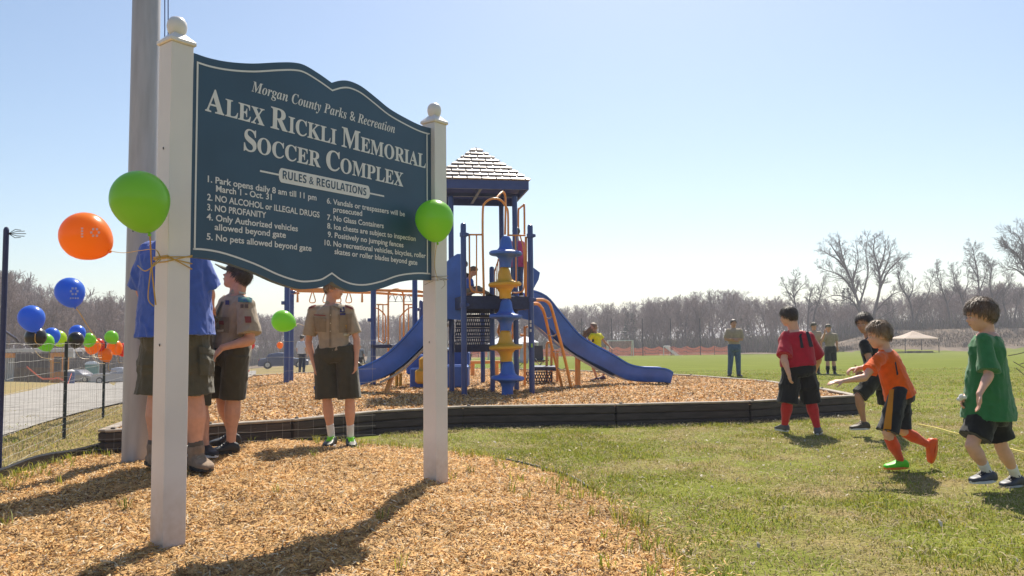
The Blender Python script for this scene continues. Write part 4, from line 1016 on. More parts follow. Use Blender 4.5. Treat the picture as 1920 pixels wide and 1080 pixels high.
def face_bits(P, M, H, par, brow=(.10, .06, .035), lip=(.42, .16, .13), smile=0):
    for s in (-1, 1):
        g = Geo().ell(P(s*.12, .335, -.015), (.048*H, .03*H, .022*H), M, 10, 7); e = put('eye', g, mat('eye_white', (.55, .52, .5), .3), par, smooth=True)
        put('iris', Geo().ell(P(s*.12, .352, -.015), (.021*H, .018*H, .021*H), M, 8, 6), mat('iris_dark', (.05, .035, .03), .25), e, smooth=True)
        g = Geo().tube([P(s*.045, .372, .052), P(s*.11, .372, .072), P(s*.19, .335, .052)], [.011*H, .014*H, .006*H], 6); put('eyebrow', g, mat('brow_%d' % int(brow[0]*100), brow, .8), par, smooth=True)
    g = Geo().tube([P(-.085, .345, -.235+smile*.02), P(-.04, .378, -.24), P(0, .385, -.238), P(.04, .378, -.24), P(.085, .345, -.235+smile*.02)], [.006*H, .012*H, .013*H, .012*H, .006*H], 6); put('mouth', g, mat('lips', lip, .45), par, smooth=True)
def hair(P, M, H, m, par, style='short', seed=1, thick=.055, fine=0):
    rg = np.random.default_rng(seed); nu, nv = 96, 48; g = Geo(); ph = rg.random(12)*6
    rings = []; SP = []
    for j in range(nv+1):
        el = -pi/2+pi*(j+.01)/(nv+.02); row = []
        for i in range(nu):
            a = 2*pi*i/nu; x, y, z = cos(el)*sin(a), cos(el)*cos(a), sin(el)   # y forward
            af = abs((a+pi) % (2*pi)-pi)                                        # 0 front .. pi back
            line = float(np.interp(af, [0, .45, .8, 1.15, 1.5, 1.9, 2.5, pi], {'short': [.34, .30, .12, -.25, -.22, -.60, -.95, -1.0], 'mop': [.12, .10, 0, -.32, -.38, -.72, -1.0, -1.05], 'cap': [.2, .15, .05, -.18, -.2, -.5, -.75, -.8], 'long': [.45, .36, .05, -.35, -.8, -1.1, -1.2, -1.2]}[style]))
            jag = .05*sin(a*23+ph[0])+.035*sin(a*41+ph[1])
            k = min(1, max(0, (el-line-jag)/.10)); k = k*k*(3-2*k)
            st_ = .012*sin(a*31+ph[2]+4*sin(el*3))+.010*sin(a*57+ph[3]+el*6)+.008*sin(el*19+a*7+ph[4])+.012*sin(a*5+ph[5])*cos(el*4+ph[6])
            tk = thick*(1+.35*max(0, sin(el)))+st_
            s = .90+k*(.10+tk*2.3); q = (cos(el)**(.42-1) if el < 0 and k > 0 else 1); q = min(q, 2.2)
            if el < 0: q = 1+(q-1)*k
            row.append(P(x*.335*s*1.02*q*(.94 if el < -.5 else 1), -.045+y*.42*s*q, .13+z*.37*s)); SP.append((el, a, k, s*q))
        rings.append(row)
    g.loft(rings); o = put('hair', g, m, par, smooth=True)
    if fine:
        g = Geo(); up_ = (P(0, 0, 1)-P(0, 0, 0)).normalized(); cr_ = P(.03, -.16, .45)
        cand = [i for i, q in enumerate(SP) if q[2] > .55]
        for _ in range(fine):
            i = cand[rg.integers(len(cand))]; p = V(rings[i//nu][i % nu]); c0 = P(0, -.045, .10); nn = (p-c0).normalized(); t = (p-cr_); t = (t-nn*t.dot(nn))
            if t.length < 1e-4: continue
            t = (t.normalized()+V(rg.normal(0, .13, 3))).normalized(); s_ = nn.cross(t).normalized(); L = H*(.10+.12*rg.random()); w_ = H*.009*(.6+rg.random()); lf = H*.014*rg.random()
            a_, b_, c_ = p+nn*lf*.2, p+t*L*.5+nn*(lf+H*.008), p+t*L+nn*(lf*.6-L*L/H*.35)
            g.add([a_-s_*w_*.6, a_+s_*w_*.6, b_+s_*w_, b_-s_*w_, c_], [(0, 1, 2, 3), (3, 2, 4)])
        put('hair_strands', g, m, o)
    return o
HM = {}
def hairm(nm, c): return mat('hair_'+nm, c, .42, var=.35, scale=30, spec=.5, bump=.5, bscale=120, stretch=(1, 1, .25), sheen=.2)
BR, DKB, LB = ('brown', (.15, .085, .045)), ('dark', (.06, .038, .028)), ('light', (.25, .15, .08))

def figure(name_label, J, H, fdir, spec, name='person'):
    """J: joints (world). nk, sL,sR,eL,eR,wL,wR,hL,hR,kL,kR,aL,aR,tL,tR, hd (head centre). L is the image-left side"""
    root = thing('person', name_label, 'person', V(((J['aL'].x+J['aR'].x)/2, (J['aL'].y+J['aR'].y)/2, min(J['aL'].z, J['aR'].z)-.043*H)))
    J = dict(J); J['H'] = H; J['pel'] = (J['hL']+J['hR'])/2; J['fat'] = spec.get('fat', 1)
    ls = (J['sR']-J['sL']).normalized(); up_ = (J['nk']-J['pel']).normalized(); fw = up_.cross(ls)
    if fw.dot(V((*fdir, 0))) < 0: fw = -fw
    J['back'] = fw*-1*spec.get('hunch', -.0)
    b = spec.get('b', 1.0); g = Geo(); far = spec.get('far', False); vox = spec.get('vox', .0075 if not far else .018)
    torso(g, dict(J, slim=1), 0, -.15, 1.0)
    hh_ = spec.get('hh', .145)*H; hf = V(spec['hf']).normalized(); hu = V(spec.get('hu', (0, 0, 1)))
    M, P = head(g, J['hd'], hf, hu, hh_)
    limb(g, J['nk']-up_*.02*H, J['hd']+(J['nk']-J['hd']).normalized()*hh_*.12-hf*hh_*.12, .036*H*b, .034*H*b, s1=1)
    for s in 'LR':
        sh, el, wr = J['s'+s], J['e'+s], J['w'+s]
        limb(g, J['nk']-up_*.045*H, sh-up_*.004*H, .030*H*b, .030*H*b); limb(g, sh, el, .032*H*b, .024*H*b, .003*H); limb(g, el, wr, .0245*H*b, .0155*H*b, .004*H*b, .25)
        hp, kn, an = J['h'+s], J['k'+s], J['a'+s]
        limb(g, hp, kn, .052*H*b, .033*H*b, .004*H); limb(g, kn, an, .033*H*b, .0205*H*b, .010*H*b, .32)
        hd_ = V(spec.get('hd'+s, (el-wr)*-1)); nrm = V(spec.get('hn'+s, -fw if abs(hd_.normalized().dot(fw)) < .9 else V((0, 0, -1))))
        if spec.get('hand'+s, True): hand(g, wr, hd_, nrm, spec.get('th'+s, 1), spec.get('hs', .098)*H, spec.get('curl'+s, .45))
        if spec.get('barefoot'): pass
        fr = foot_rings(an, J['t'+s], H, up=spec.get('fu'+s))[0]; g.loft(fr)
    body = place(remesh(g, vox, 2), 'body', skinm(spec.get('skin', 'fair')), root)
    face_bits(P, M, hh_, root, spec['hair'][1] if 'hair' in spec else (.1, .06, .04))
    if spec.get('hair'):
        hair(P, M, hh_, hairm(*spec['hair']), root, spec.get('style', 'short'), seed=len(name_label), thick=spec.get('thick', .055), fine=0 if vox > .008 else 2600)
    J.update(P=P, M=M, hh=hh_, fw=fw, up=up_, root=root)
    # trousers / shorts
    bt = spec['bottom']; g = Geo(); pad = .009*H
    torso(g, dict(J, fat=J['fat']*bt.get('fat', 1.08), wx=bt.get('wx', 1)), pad*.9, -.20, bt.get('top', .20))
    for s in 'LR':
        hp, kn, an = J['h'+s], J['k'+s], J['a'+s]; t = (kn-hp); L = t.length; t.normalize(); fl = bt.get('flare', 1.0); n_ = bt['len']
        hp2 = hp+V((0, 0, .02*H))
        if n_ <= 1.15:
            e = hp+t*L*min(n_, 1.15); limb(g, hp2, hp.lerp(e, .5), .062*H*b, .058*H*b*fl, k=5, n=16); 
            u = V((.3, 1, .1)); u = (u-t*u.dot(t)).normalized(); w2 = t.cross(u); rr = []
            for q in range(6):
                f_ = q/5; lw = bt.get('lw', 1); r_ = H*b*lw*(.064+(.052*fl-.064)*f_+.004*fl*f_*f_); c = hp.lerp(e, f_); rr.append([c+u*cos(2*pi*j/18)*r_*(1+.07*sin(3*2*pi*j/18+q*.5)*f_)+w2*sin(2*pi*j/18)*r_*.95*(1+.06*sin(4*2*pi*j/18)*f_) for j in range(18)])
            g.loft(rr)
        else:
            limb(g, hp2, kn, .062*H*b, .044*H*b*fl, k=7, n=14); e = kn.lerp(an, min(1, n_-1)); limb(g, kn, e, .044*H*b*fl, .036*H*b*fl, k=7, n=14)
    me = remesh(g, vox*1.1, 2); wrinkle(me, 1.5*bt.get('wr', .006), 22, len(name_label)+3)
    if vox < .008: wrinkle(me, .6*bt.get('wr', .006), 40, len(name_label)+49, (1, 1, .8))
    J['bottom'] = place(me, bt.get('name', 'shorts'), bt['m'], root)
    # shirt
    tp = spec['top']; g = Geo(); pad = tp.get('pad', .010)*H
    torso(g, J, pad, tp.get('hem', -.05), .98, grow=tp.get('grow', 0), belly=tp.get('belly', 0))
    limb(g, J['nk']-up_*.03*H, J['nk']+up_*.002*H, .042*H*b, .036*H*b+pad*.3)
    for s in 'LR':
        sh, el = J['s'+s], J['e'+s]; limb(g, J['nk']-up_*.035*H, sh, .038*H*b+pad, .037*H*b+pad*.9)
        if tp.get('sleeve', .8) <= 1:
            e = sh.lerp(el, tp.get('sleeve', .8)); t = (el-sh).normalized(); u = V((.3, 1, .1)); u = (u-t*u.dot(t)).normalized(); w2 = t.cross(u); rr = []; sw = tp.get('sw', .045)
            for q in range(6):
                f_ = q/5; r_ = H*(.036*b*(1-f_)+sw*b*f_)+pad*.9; c = sh.lerp(e, f_); rr.append([c+u*cos(2*pi*j/16)*r_+w2*sin(2*pi*j/16)*r_*.9 for j in range(16)])
            g.loft(rr); g.ell(sh, .036*H*b+pad*.9, nu=12, nv=8)
        else:
            limb(g, sh, el, .036*H*b+pad, .030*H*b+pad*.8); limb(g, el, el.lerp(J['w'+s], .95), .030*H*b+pad*.8, .022*H*b+pad*.5)
    me = remesh(g, vox*1.1, 2); wrinkle(me, 1.45*tp.get('wr', .007), 17, len(name_label)+9, (1, 1, .55))
    if vox < .008: wrinkle(me, .6*tp.get('wr', .007), 42, len(name_label)+29, (1, 1, .8))
    J['top'] = place(me, tp.get('name', 'shirt'), tp['m'], root)
    # socks and shoes
    for s in 'LR':
        an, kn = J['a'+s], J['k'+s]; so_ = spec.get('socks')
        if so_:
            g = Geo(); e = an.lerp(kn, so_[1]); big = so_[1] > .4
            limb(g, an-V((0, 0, .01)), e, .0205*H*b+.006, (.035 if big else .024)*H*b+.006, (.009*H*b if big else 0), .68)
            me = remesh(g, vox, 1); place(me, 'sock', so_[0], root)
        sh_ = spec.get('shoes')
        if sh_:
            m1 = sh_['m'] if not isinstance(sh_['m'], dict) else sh_['m'][s]
            rg, heel, hd_, sd_, u_, L = foot_rings(an, J['t'+s], H, .006, up=spec.get('fu'+s)); g = Geo().loft(rg)
            if sh_.get('high'): limb(g, an, an.lerp(kn, sh_['high']), .027*H*b, .029*H*b)
            else: g.ell(an-u_*.012*H, .030*H)
            me = remesh(g, vox*.8, 2); shoe = place(me, 'boot' if sh_.get('high') else 'shoe', m1, root)
            g = Geo(); r1, r2 = [], []
            for q in range(20):
                a_ = 2*pi*q/20; yy = .5+.53*cos(a_)*(1.0); ww = (.033*H+.003)*(sin(a_))*(1.0+.18*cos(a_)-.12*(cos(a_) < -.4)); c = heel+hd_*(yy*L*1.02)+sd_*ww
                r1.append(c-u_*.007); r2.append(c+u_*.010*(H/1.3))
            g.loft([r1, r2]); put('sole', g, sh_['sole'], shoe)
            if sh_.get('lace'):
                g = Geo()
                for q in range(4):
                    c = heel+hd_*(L*(.42+.075*q))+u_*(.043*H*(1.02-.14*q)+.010); w_ = .017*H; g.tube([c-sd_*w_-u_*.004, c+u_*.003, c+sd_*w_+hd_*.012-u_*.004], .006, 5); g.tube([c+sd_*w_-u_*.004, c+u_*.004, c-sd_*w_+hd_*.012-u_*.004], .006, 5)
                c = heel+hd_*L*.42+u_*.05*H
                for q in (-1, 1): g.tube(catmull([c, c+sd_*q*.03+u_*.012, c+sd_*q*.035-hd_*.01, c], 4), .003, 5)
                put('lace', g, sh_['lace'], shoe)
    return J
def JW(Y, d):
    """joint table from photo points (px, py, depth offset in metres)"""
    return {k: W(v[0], v[1], Y+(v[2] if len(v) > 2 else 0)) for k, v in d.items()}
def stance(x, Y, z, H, yaw, arms='down', lean=0, legsp=1):
    """plain standing pose; yaw = direction faced (radians, 0 = away from camera, pi = to the camera)"""
    f_ = V((sin(yaw), cos(yaw), 0)); r = V((-f_.y, f_.x, 0)) ; o = V((x, Y, z)); up_ = V((0, 0, 1)); q = lambda a, b, c: o+r*(a*H)+f_*(b*H)+up_*(c*H)
    J = dict(hd=q(0, .01, .925), nk=q(0, -.01, .835))
    for s, k in (('L', 1), ('R', -1)):
        J['s'+s] = q(k*.105, -.01, .805); J['h'+s] = q(k*.05, 0, .515); J['k'+s] = q(k*.06*legsp, .015, .28); J['a'+s] = q(k*.065*legsp, -.01, .043); J['t'+s] = q(k*.085*legsp, .12, .02)
        if arms == 'down': J['e'+s] = q(k*.135, -.02, .63); J['w'+s] = q(k*.14, .04, .485)
        elif arms == 'crossed': J['e'+s] = q(k*.135, .03, .645); J['w'+s] = q(-k*.02, .10, .665+.02*k)
        elif arms == 'up': J['e'+s] = q(k*.13, .06, .66); J['w'+s] = q(k*.05, .10, .86)
    return J, f_
khaki = clothm('khaki', (.37, .295, .215), bump=.2); khaki_d = clothm('khaki_dark', (.28, .22, .15)); olive = clothm('olive_shorts', (.062, .058, .042), bump=.2)
blackc = clothm('black', (.014, .014, .016)); jeans = clothm('denim', (.075, .12, .21), var=.2); white_s = clothm('white_sock', (.72, .70, .68)); rubw = mat('sole_white', (.6, .6, .6), .6); rubk = mat('sole_black', (.02, .02, .02), .6)
blk = mat('shoe_black', (.02, .02, .022), .5, var=.3, scale=12); neon = mat('neon_lace', (.30, .85, .03), .5)
# centre scout, facing us with head turned to the right
J = JW(7.75, dict(hd=(628, 541), nk=(619, 571), sL=(588, 584), sR=(653, 583), eL=(578, 641), wL=(590, 687, -.06), eR=(669, 637), wR=(668, 680, -.06), hL=(608, 662), hR=(649, 662), kL=(613, 750, -.02), kR=(656, 750, -.02), aL=(622, 822, .02), aR=(657, 823, .02), tL=(606, 834, -.22), tR=(663, 836, -.22)))
s1 = figure('scout in khaki shirt and dark shorts with neon green laces standing before the border', J, 1.55, (0, -1), dict(b=.92, fat=1.0, hf=(.93, -.35, -.08), skin='fair', hair=LB, hdL=(.25, -.05, -1), hdR=(-.1, -.1, -1), hnL=(1, 0, 0), hnR=(-1, 0, 0), thL=-1, thR=1, hs=.105,
   top=dict(m=khaki, sleeve=.80, hem=.03, sw=.043, name='scout_shirt', pad=.011, wr=.006), bottom=dict(m=olive, len=.98, flare=1.25, top=.13, fat=1.06, wx=1.2, lw=1.24), socks=(white_s, .34), shoes=dict(m=blk, sole=rubw, lace=neon)))
# capped scout looking up
J = JW(6.9, dict(hd=(443, 519), nk=(444, 553), sL=(425, 570, .17), sR=(462, 574, -.14), eL=(402, 630, .12), wL=(396, 655, 0), eR=(469, 638, -.2), wR=(417, 652, -.33), hL=(421, 664, .1), hR=(443, 664, -.09), kL=(418, 745, .1), kR=(437, 746, -.05), aL=(436, 816, .16), aR=(433, 832, -.03), tL=(412, 832, .10), tR=(398, 850, -.12)))
s2 = figure('scout in khaki shirt, shorts and camouflage cap looking up to the left beside the pole', J, 1.68, (-1, -.3), dict(b=1.15, fat=1.12, hf=(-.86, -.12, .38), hu=(.4, 0, 1), skin='fair', hair=DKB, style='cap', hdR=(-.7, -.2, -.75), hdL=(-.4, -.3, -.8), hs=.10, thR=-1,
   top=dict(m=khaki, sleeve=.84, hem=-.02, sw=.05, belly=.018, name='scout_shirt', wr=.008), bottom=dict(m=olive, len=1.02, flare=1.1, top=.1), shoes=dict(m=blk, sole=rubk, lace=blk)))
# man in blue T-shirt with his back to us, mostly behind the left post
bluet = clothm('blue_tee', (.055, .12, .47), bump=.2); 
J = JW(6.05, dict(hd=(325, 419), nk=(325, 449), sL=(283, 474), sR=(366, 478), eL=(268, 545, .1), wL=(300, 590, .25), eR=(388, 548, .1), wR=(394, 575, .38), hL=(302, 632), hR=(356, 632), kL=(296, 745), kR=(364, 748), aL=(291, 850), aR=(368, 855), tL=(286, 868, .2), tR=(384, 872, -.1)))
s3 = figure('big man in blue T-shirt, back turned, between pole and left sign post', J, 1.95, (0, 1), dict(b=1.18, fat=1.22, hf=(.1, 1, .1), hair=DKB, skin='fair', hh=.13,
   top=dict(m=bluet, sleeve=.92, hem=.0, sw=.05, grow=.06, wr=.012, name='t_shirt'), bottom=dict(m=clothm('olive_cargo', (.085, .08, .055), bump=.3), len=.95, flare=1.32, top=.1, wr=.010), socks=(clothm('grey_sock', (.11, .09, .07)), .2), shoes=dict(m=mat('suede_tan', (.27, .19, .13), .85, var=.25, scale=14, bump=.3), sole=rubk, high=.12, lace=khaki_d)))
# another scout hidden behind him, arm reaching to the pole
J = JW(6.7, dict(hd=(352, 540), nk=(360, 566), sL=(338, 586), sR=(384, 574), eL=(330, 640), wL=(322, 680), eR=(396, 610, -.05), wR=(385, 565, -.25), hL=(350, 672), hR=(383, 672), kL=(350, 760), kR=(378, 760), aL=(346, 838), aR=(386, 838), tL=(336, 850, -.1), tR=(398, 848, -.08)))
s4 = figure('person in dark olive shirt mostly hidden between the blue shirted man and the capped scout', J, 1.5, (0, -1), dict(b=1.0, fat=1.05, hf=(-.6, -.5, 0), hair=BR, top=dict(m=clothm('dark_olive', (.10, .09, .07)), sleeve=.85, hem=0), bottom=dict(m=olive, len=1.0, top=.12), shoes=dict(m=blk, sole=rubw)))
# boy in red shirt
redc = clothm('red', (.46, .012, .035), bump=.3); redsock = clothm('red_sock', (.55, .03, .03))
J = JW(8.85, dict(hd=(1478, 594), nk=(1489, 620), sL=(1474, 632, -.02), sR=(1517, 634, .0), eL=(1470, 674, -.15), wL=(1479, 701, -.22), eR=(1535, 672, .12), wR=(1528, 695, .3), hL=(1484, 692), hR=(1511, 692), kL=(1477, 750, -.03), kR=(1519, 748, .02), aL=(1471, 797, .07), aR=(1533, 803, -.12), tL=(1458, 803, .2), tR=(1536, 812, .12)))
k1 = figure('boy in red number shirt, long black shorts and red socks, back turned', J, 1.40, (-.25, 1), dict(b=1.18, fat=1.28, hf=(-.82, .55, -.1), hair=DKB, style='mop', thick=.05, hdL=(.15, -.05, -1), hnL=(1, .2, 0), thL=-1, hh=.15, skin='pale',
   top=dict(m=redc, sleeve=.86, hem=.08, sw=.052, grow=.03, wr=.007), bottom=dict(m=clothm('black_shorts', (.017, .016, .018), bump=.3), len=1.13, flare=1.36, top=.2, wr=.009), socks=(redsock, .92), shoes=dict(m=mat('shoe_grey', (.10, .10, .11), .5), sole=rubw)))
# older boy in black reaching forward, behind the orange one
J = JW(8.55, dict(hd=(1620, 607), nk=(1631, 634), sL=(1621, 646, -.12), sR=(1650, 648, .12), eL=(1632, 680, -.2), wL=(1612, 693, -.28), eR=(1640, 683, .15), wR=(1618, 700, .05), hL=(1640, 712, -.06), hR=(1655, 714, .08), kL=(1610, 742, -.08), kR=(1662, 758, .1), aL=(1620, 793, -.02), aR=(1693, 788, .2), tL=(1595, 803, -.05), tR=(1680, 798, .15)))
k2 = figure('older boy in black shirt and shorts lunging forward behind the boy in orange', J, 1.42, (-1, 0), dict(b=.95, hf=(-.72, -.66, -.12), hu=(-.1, 0, 1), hair=DKB, skin='tan', hdL=(-1, -.1, -.1), hdR=(-1, 0, -.2), curlL=.9, curlR=.9, hh=.152,
   top=dict(m=blackc, sleeve=.55, hem=-.05, sw=.04), bottom=dict(m=clothm('black_olive', (.02, .02, .016)), len=.98, flare=1.25), shoes=dict(m=mat('shoe_brown', (.07, .055, .04), .6, var=.3, scale=20), sole=rubw, lace=khaki_d)))
# boy in orange running left
orc = clothm('orange', (.90, .125, .004), bump=.25, trans=.12); nvy = clothm('navy_shorts', (.016, .018, .028), bump=.3); osock = clothm('orange_sock', (.72, .085, .022), bump=.4)
J = JW(6.35, dict(hd=(1647, 629), nk=(1658, 657), sL=(1645, 676, -.15), sR=(1661, 671, .13), eL=(1621, 708, -.2), wL=(1580, 715, -.22), eR=(1636, 688, .15), wR=(1608, 691, .12), hL=(1684, 741, -.09), hR=(1690, 740, .08), kL=(1664, 812, -.12), kR=(1689, 806, .08), aL=(1690, 864, -.04), aR=(1741, 832, .12), tL=(1660, 876, -.06), tR=(1732, 872, .12)))
k3 = figure('boy in bright orange shirt and orange socks running left with one arm stretched out', J, 1.25, (-1, 0), dict(b=.98, fat=1.02, hf=(-1, .02, -.12), hu=(-.15, 0, 1), hair=LB, skin='pale', hh=.168, hdL=(-1, 0, -.05), hnL=(.1, .3, -1), curlL=.30, thL=1, hdR=(-1, 0, -.1), curlR=1.0, hnR=(0, 0, -1), hs=.112, fuR=(-.95, 0, .25),
   top=dict(m=orc, sleeve=.62, hem=-.06, sw=.052, grow=.035, wr=.010), bottom=dict(m=nvy, len=.98, flare=1.28, wr=.008), socks=(osock, .80), shoes=dict(m={'L': mat('shoe_green', (.10, .62, .02), .5), 'R': mat('shoe_orange', (.82, .10, .01), .5)}, sole=mat('sole_orange', (.75, .16, .02), .5))))
# boy in green at the right edge
grc = clothm('green', (.028, .165, .055), bump=.25)
J = JW(5.5, dict(hd=(1838, 592), nk=(1852, 625), sL=(1846, 640, -.15), sR=(1862, 641, .15), eL=(1854, 704, -.22), wL=(1836, 739, -.30), eR=(1836, 700, .15), wR=(1812, 741, -.0), hL=(1847, 768, -.055), hR=(1858, 768, .06), kL=(1822, 835, -.1), kR=(1878, 838, .08), aL=(1853, 886, -.05), aR=(1907, 895, .15), tL=(1815, 909, -.1), tR=(1890, 909, .12)))
k4 = figure('boy in loose green T-shirt and black shorts walking left at the right edge', J, 1.32, (-1, 0), dict(b=1.02, fat=1.15, hf=(-.98, .12, -.12), hair=BR, style='mop', thick=.07, hh=.165, skin='pale', hdL=(-.1, -.1, -1), hnL=(-1, .2, 0), curlL=.35, thL=-1, hs=.105, hdR=(-.6, 0, -.8), curlR=.9,
   top=dict(m=grc, sleeve=.90, hem=-.13, sw=.052, grow=.085, wr=.013, name='t_shirt'), bottom=dict(m=clothm('black_soccer', (.010, .011, .012), bump=.2), len=.80, flare=1.4), socks=(white_s, .33), shoes=dict(m=mat('shoe_navy', (.045, .05, .07), .5, var=.3, scale=14), sole=rubw, lace=blk)))
g = Geo(); c = W(1803, 747, 5.45)
for k in range(4): g.ell(c+V((rng.uniform(-.02, .02), rng.uniform(-.01, .01), rng.uniform(-.015, .015))), (.022, .015, .014), Matrix.Rotation(k, 3, 'Y'), 6, 4)
tag(put('tissue', g, mat('paper_white', (.8, .8, .8), .7)), 'small crumpled white tissue in the hand of the boy in green', 'tissue')
# distant people
def zt(x, Y): return float(terr(x, Y))
FV = .013
J = JW(22.7, dict(hd=(1375.5, 607), nk=(1375.5, 617), sL=(1365, 621), sR=(1388, 621), eL=(1361, 636), wL=(1378, 639, -.22), eR=(1391, 636), wR=(1372, 636, -.24), hL=(1371, 652), hR=(1382, 652), kL=(1370, 676), kR=(1384, 676), aL=(1368, 700.5), aR=(1385, 701), tL=(1366, 703, -.3), tR=(1391, 703, -.2)))
m1 = figure('man in tan shirt and blue jeans standing with folded arms on the field', J, 1.6, (0, -1), dict(b=1.15, fat=1.1, hf=(0, -1, .1), hair=DKB, skin='tan', vox=FV, top=dict(m=khaki, sleeve=.9, hem=-.02, name='scout_shirt'), bottom=dict(m=jeans, len=1.95, flare=1.1, name='jeans'), shoes=dict(m=blk, sole=rubk)))
J = JW(23.8, dict(hd=(1526, 612), nk=(1527, 621), sL=(1519, 625), sR=(1536, 625), eL=(1517, 640), wL=(1520, 652), eR=(1539, 639), wR=(1540, 651), hL=(1523, 654), hR=(1532, 654), kL=(1523, 676), kR=(1533, 676), aL=(1523, 697), aR=(1534, 697), tL=(1521, 699, -.3), tR=(1537, 699, -.2)))
m2 = figure('scout in cap and dark trousers standing half behind the boy in red', J, 1.5, (0, -1), dict(hf=(.2, -1, 0), hair=DKB, style='cap', vox=FV, b=1.1, top=dict(m=khaki, sleeve=.85, hem=0, name='scout_shirt'), bottom=dict(m=clothm('dark_trousers', (.03, .03, .03)), len=1.95, name='trousers'), shoes=dict(m=blk, sole=rubk)))
J = JW(23.4, dict(hd=(1553, 615), nk=(1555, 624), sL=(1546, 629), sR=(1566, 629), eL=(1541, 640, -.1), wL=(1547, 623, -.2), eR=(1569, 641), wR=(1570, 652), hL=(1552, 655), hR=(1562, 655), kL=(1552, 677), kR=(1563, 677), aL=(1552, 698), aR=(1565, 698), tL=(1550, 700, -.3), tR=(1567, 700, -.2)))
m3 = figure('scout in cap and black shorts shading his face with one raised hand', J, 1.45, (0, -1), dict(hf=(-.1, -1, 0), hair=DKB, style='cap', vox=FV, b=1.1, hdL=(.1, 0, 1), top=dict(m=khaki, sleeve=.85, hem=0, name='scout_shirt'), bottom=dict(m=clothm('dark_trousers', (.03, .03, .03)), len=1.0, flare=1.1), socks=(blackc, .5), shoes=dict(m=blk, sole=rubk)))
# girl running behind the right slide
J = JW(16.3, dict(hd=(1112, 614), nk=(1117, 624), sL=(1110, 629, -.1), sR=(1125, 629, .1), eL=(1103, 640, -.05), wL=(1098, 649, -.1), eR=(1134, 641, .1), wR=(1144, 651, 0), hL=(1116, 658, -.05), hR=(1123, 658, .05), kL=(1110, 682, -.1), kR=(1134, 683, .1), aL=(1119, 709, 0), aR=(1131, 706, .1), tL=(1106, 713, 0), tR=(1120, 706, .1)))
yc = clothm('yellow', (.78, .72, .015), trans=.1)
m4 = figure('girl in yellow shirt running behind the right slide with her hair flying', J, 1.2, (-1, -.2), dict(hf=(-.9, -.4, .15), hair=LB, style='long', skin='tan', vox=.010, b=.92, top=dict(m=yc, sleeve=.55, hem=-.05), bottom=dict(m=clothm('grey_shorts', (.12, .12, .13)), len=.5), shoes=dict(m=mat('sandal', (.08, .03, .06), .6), sole=rubk)))
g = Geo()
for k in range(26):
    a = W(1118+rng.uniform(-3, 2), 607+rng.uniform(0, 10), 16.3+rng.uniform(-.05, .08)); q = W(1094+rng.uniform(-3, 10), 624+rng.uniform(-3, 14), 16.25); g.tube(catmull([a, a.lerp(q, .4)+V((0, 0, .03*rng.random())), q], 3), [.012]*6+[.003], 4)
put('hair_strands', g, hairm(*LB), m4['root'])
# children in the tower
J = JW(13.75, dict(hd=(968, 436), nk=(969, 451), sL=(959, 457), sR=(979, 457), eL=(955, 475, .05), wL=(957, 488, .1), eR=(984, 476), wR=(984, 490, -.1), hL=(964, 497), hR=(975, 497), kL=(963, 525), kR=(976, 525), aL=(963, 549), aR=(977, 549), tL=(962, 552, .15), tR=(978, 552, .15)))
m5 = figure('girl in pink top standing on the tower deck behind the bars', J, 1.2, (0, 1), dict(hf=(.3, 1, 0), hair=DKB, style='long', skin='tan', vox=.010, top=dict(m=clothm('pink', (.60, .10, .26), trans=.1), sleeve=.9, hem=-.1, grow=.05), bottom=dict(m=jeans, len=1.9, name='trousers'), shoes=dict(m=blk, sole=rubw)))
J = JW(13.0, dict(hd=(888, 509), nk=(880, 522), sL=(873, 527, .1), sR=(883, 527, -.12), eL=(872, 540, .1), wL=(888, 546, .05), eR=(884, 542, -.15), wR=(897, 548, -.12), hL=(874, 549, .07), hR=(877, 549, -.07), kL=(897, 540, .07), kR=(900, 543, -.07), aL=(915, 551, .05), aR=(918, 552, -.05), tL=(928, 548, .05), tR=(930, 550, -.05)))
m6 = figure('child in blue shirt sitting hunched on the tower deck', J, 1.05, (1, 0), dict(hf=(.95, -.2, -.35), hu=(.3, 0, 1), hair=BR, skin='fair', vox=.010, top=dict(m=bluet, sleeve=.7, hem=-.05), bottom=dict(m=khaki_d, len=1.8, name='trousers'), shoes=dict(m=blk, sole=rubw)))
J = JW(13.9, dict(hd=(871, 497), nk=(868, 510), sL=(862, 516), sR=(876, 516), eL=(860, 532), wL=(866, 545), eR=(878, 532), wR=(876, 545), hL=(864, 547), hR=(872, 547), kL=(866, 540, -.3), kR=(876, 540, -.3), aL=(866, 552, -.4), aR=(877, 552, -.4), tL=(866, 552, -.5), tR=(877, 552, -.5)))
m7 = figure('child with dark hair sitting at the top of the left slide', J, 1.0, (-.3, -1), dict(hf=(-.2, -1, 0), hair=DKB, skin='tan', vox=.012, top=dict(m=blackc, sleeve=.7, hem=0), bottom=dict(m=jeans, len=1.5, name='trousers'), shoes=dict(m=blk, sole=rubk)))
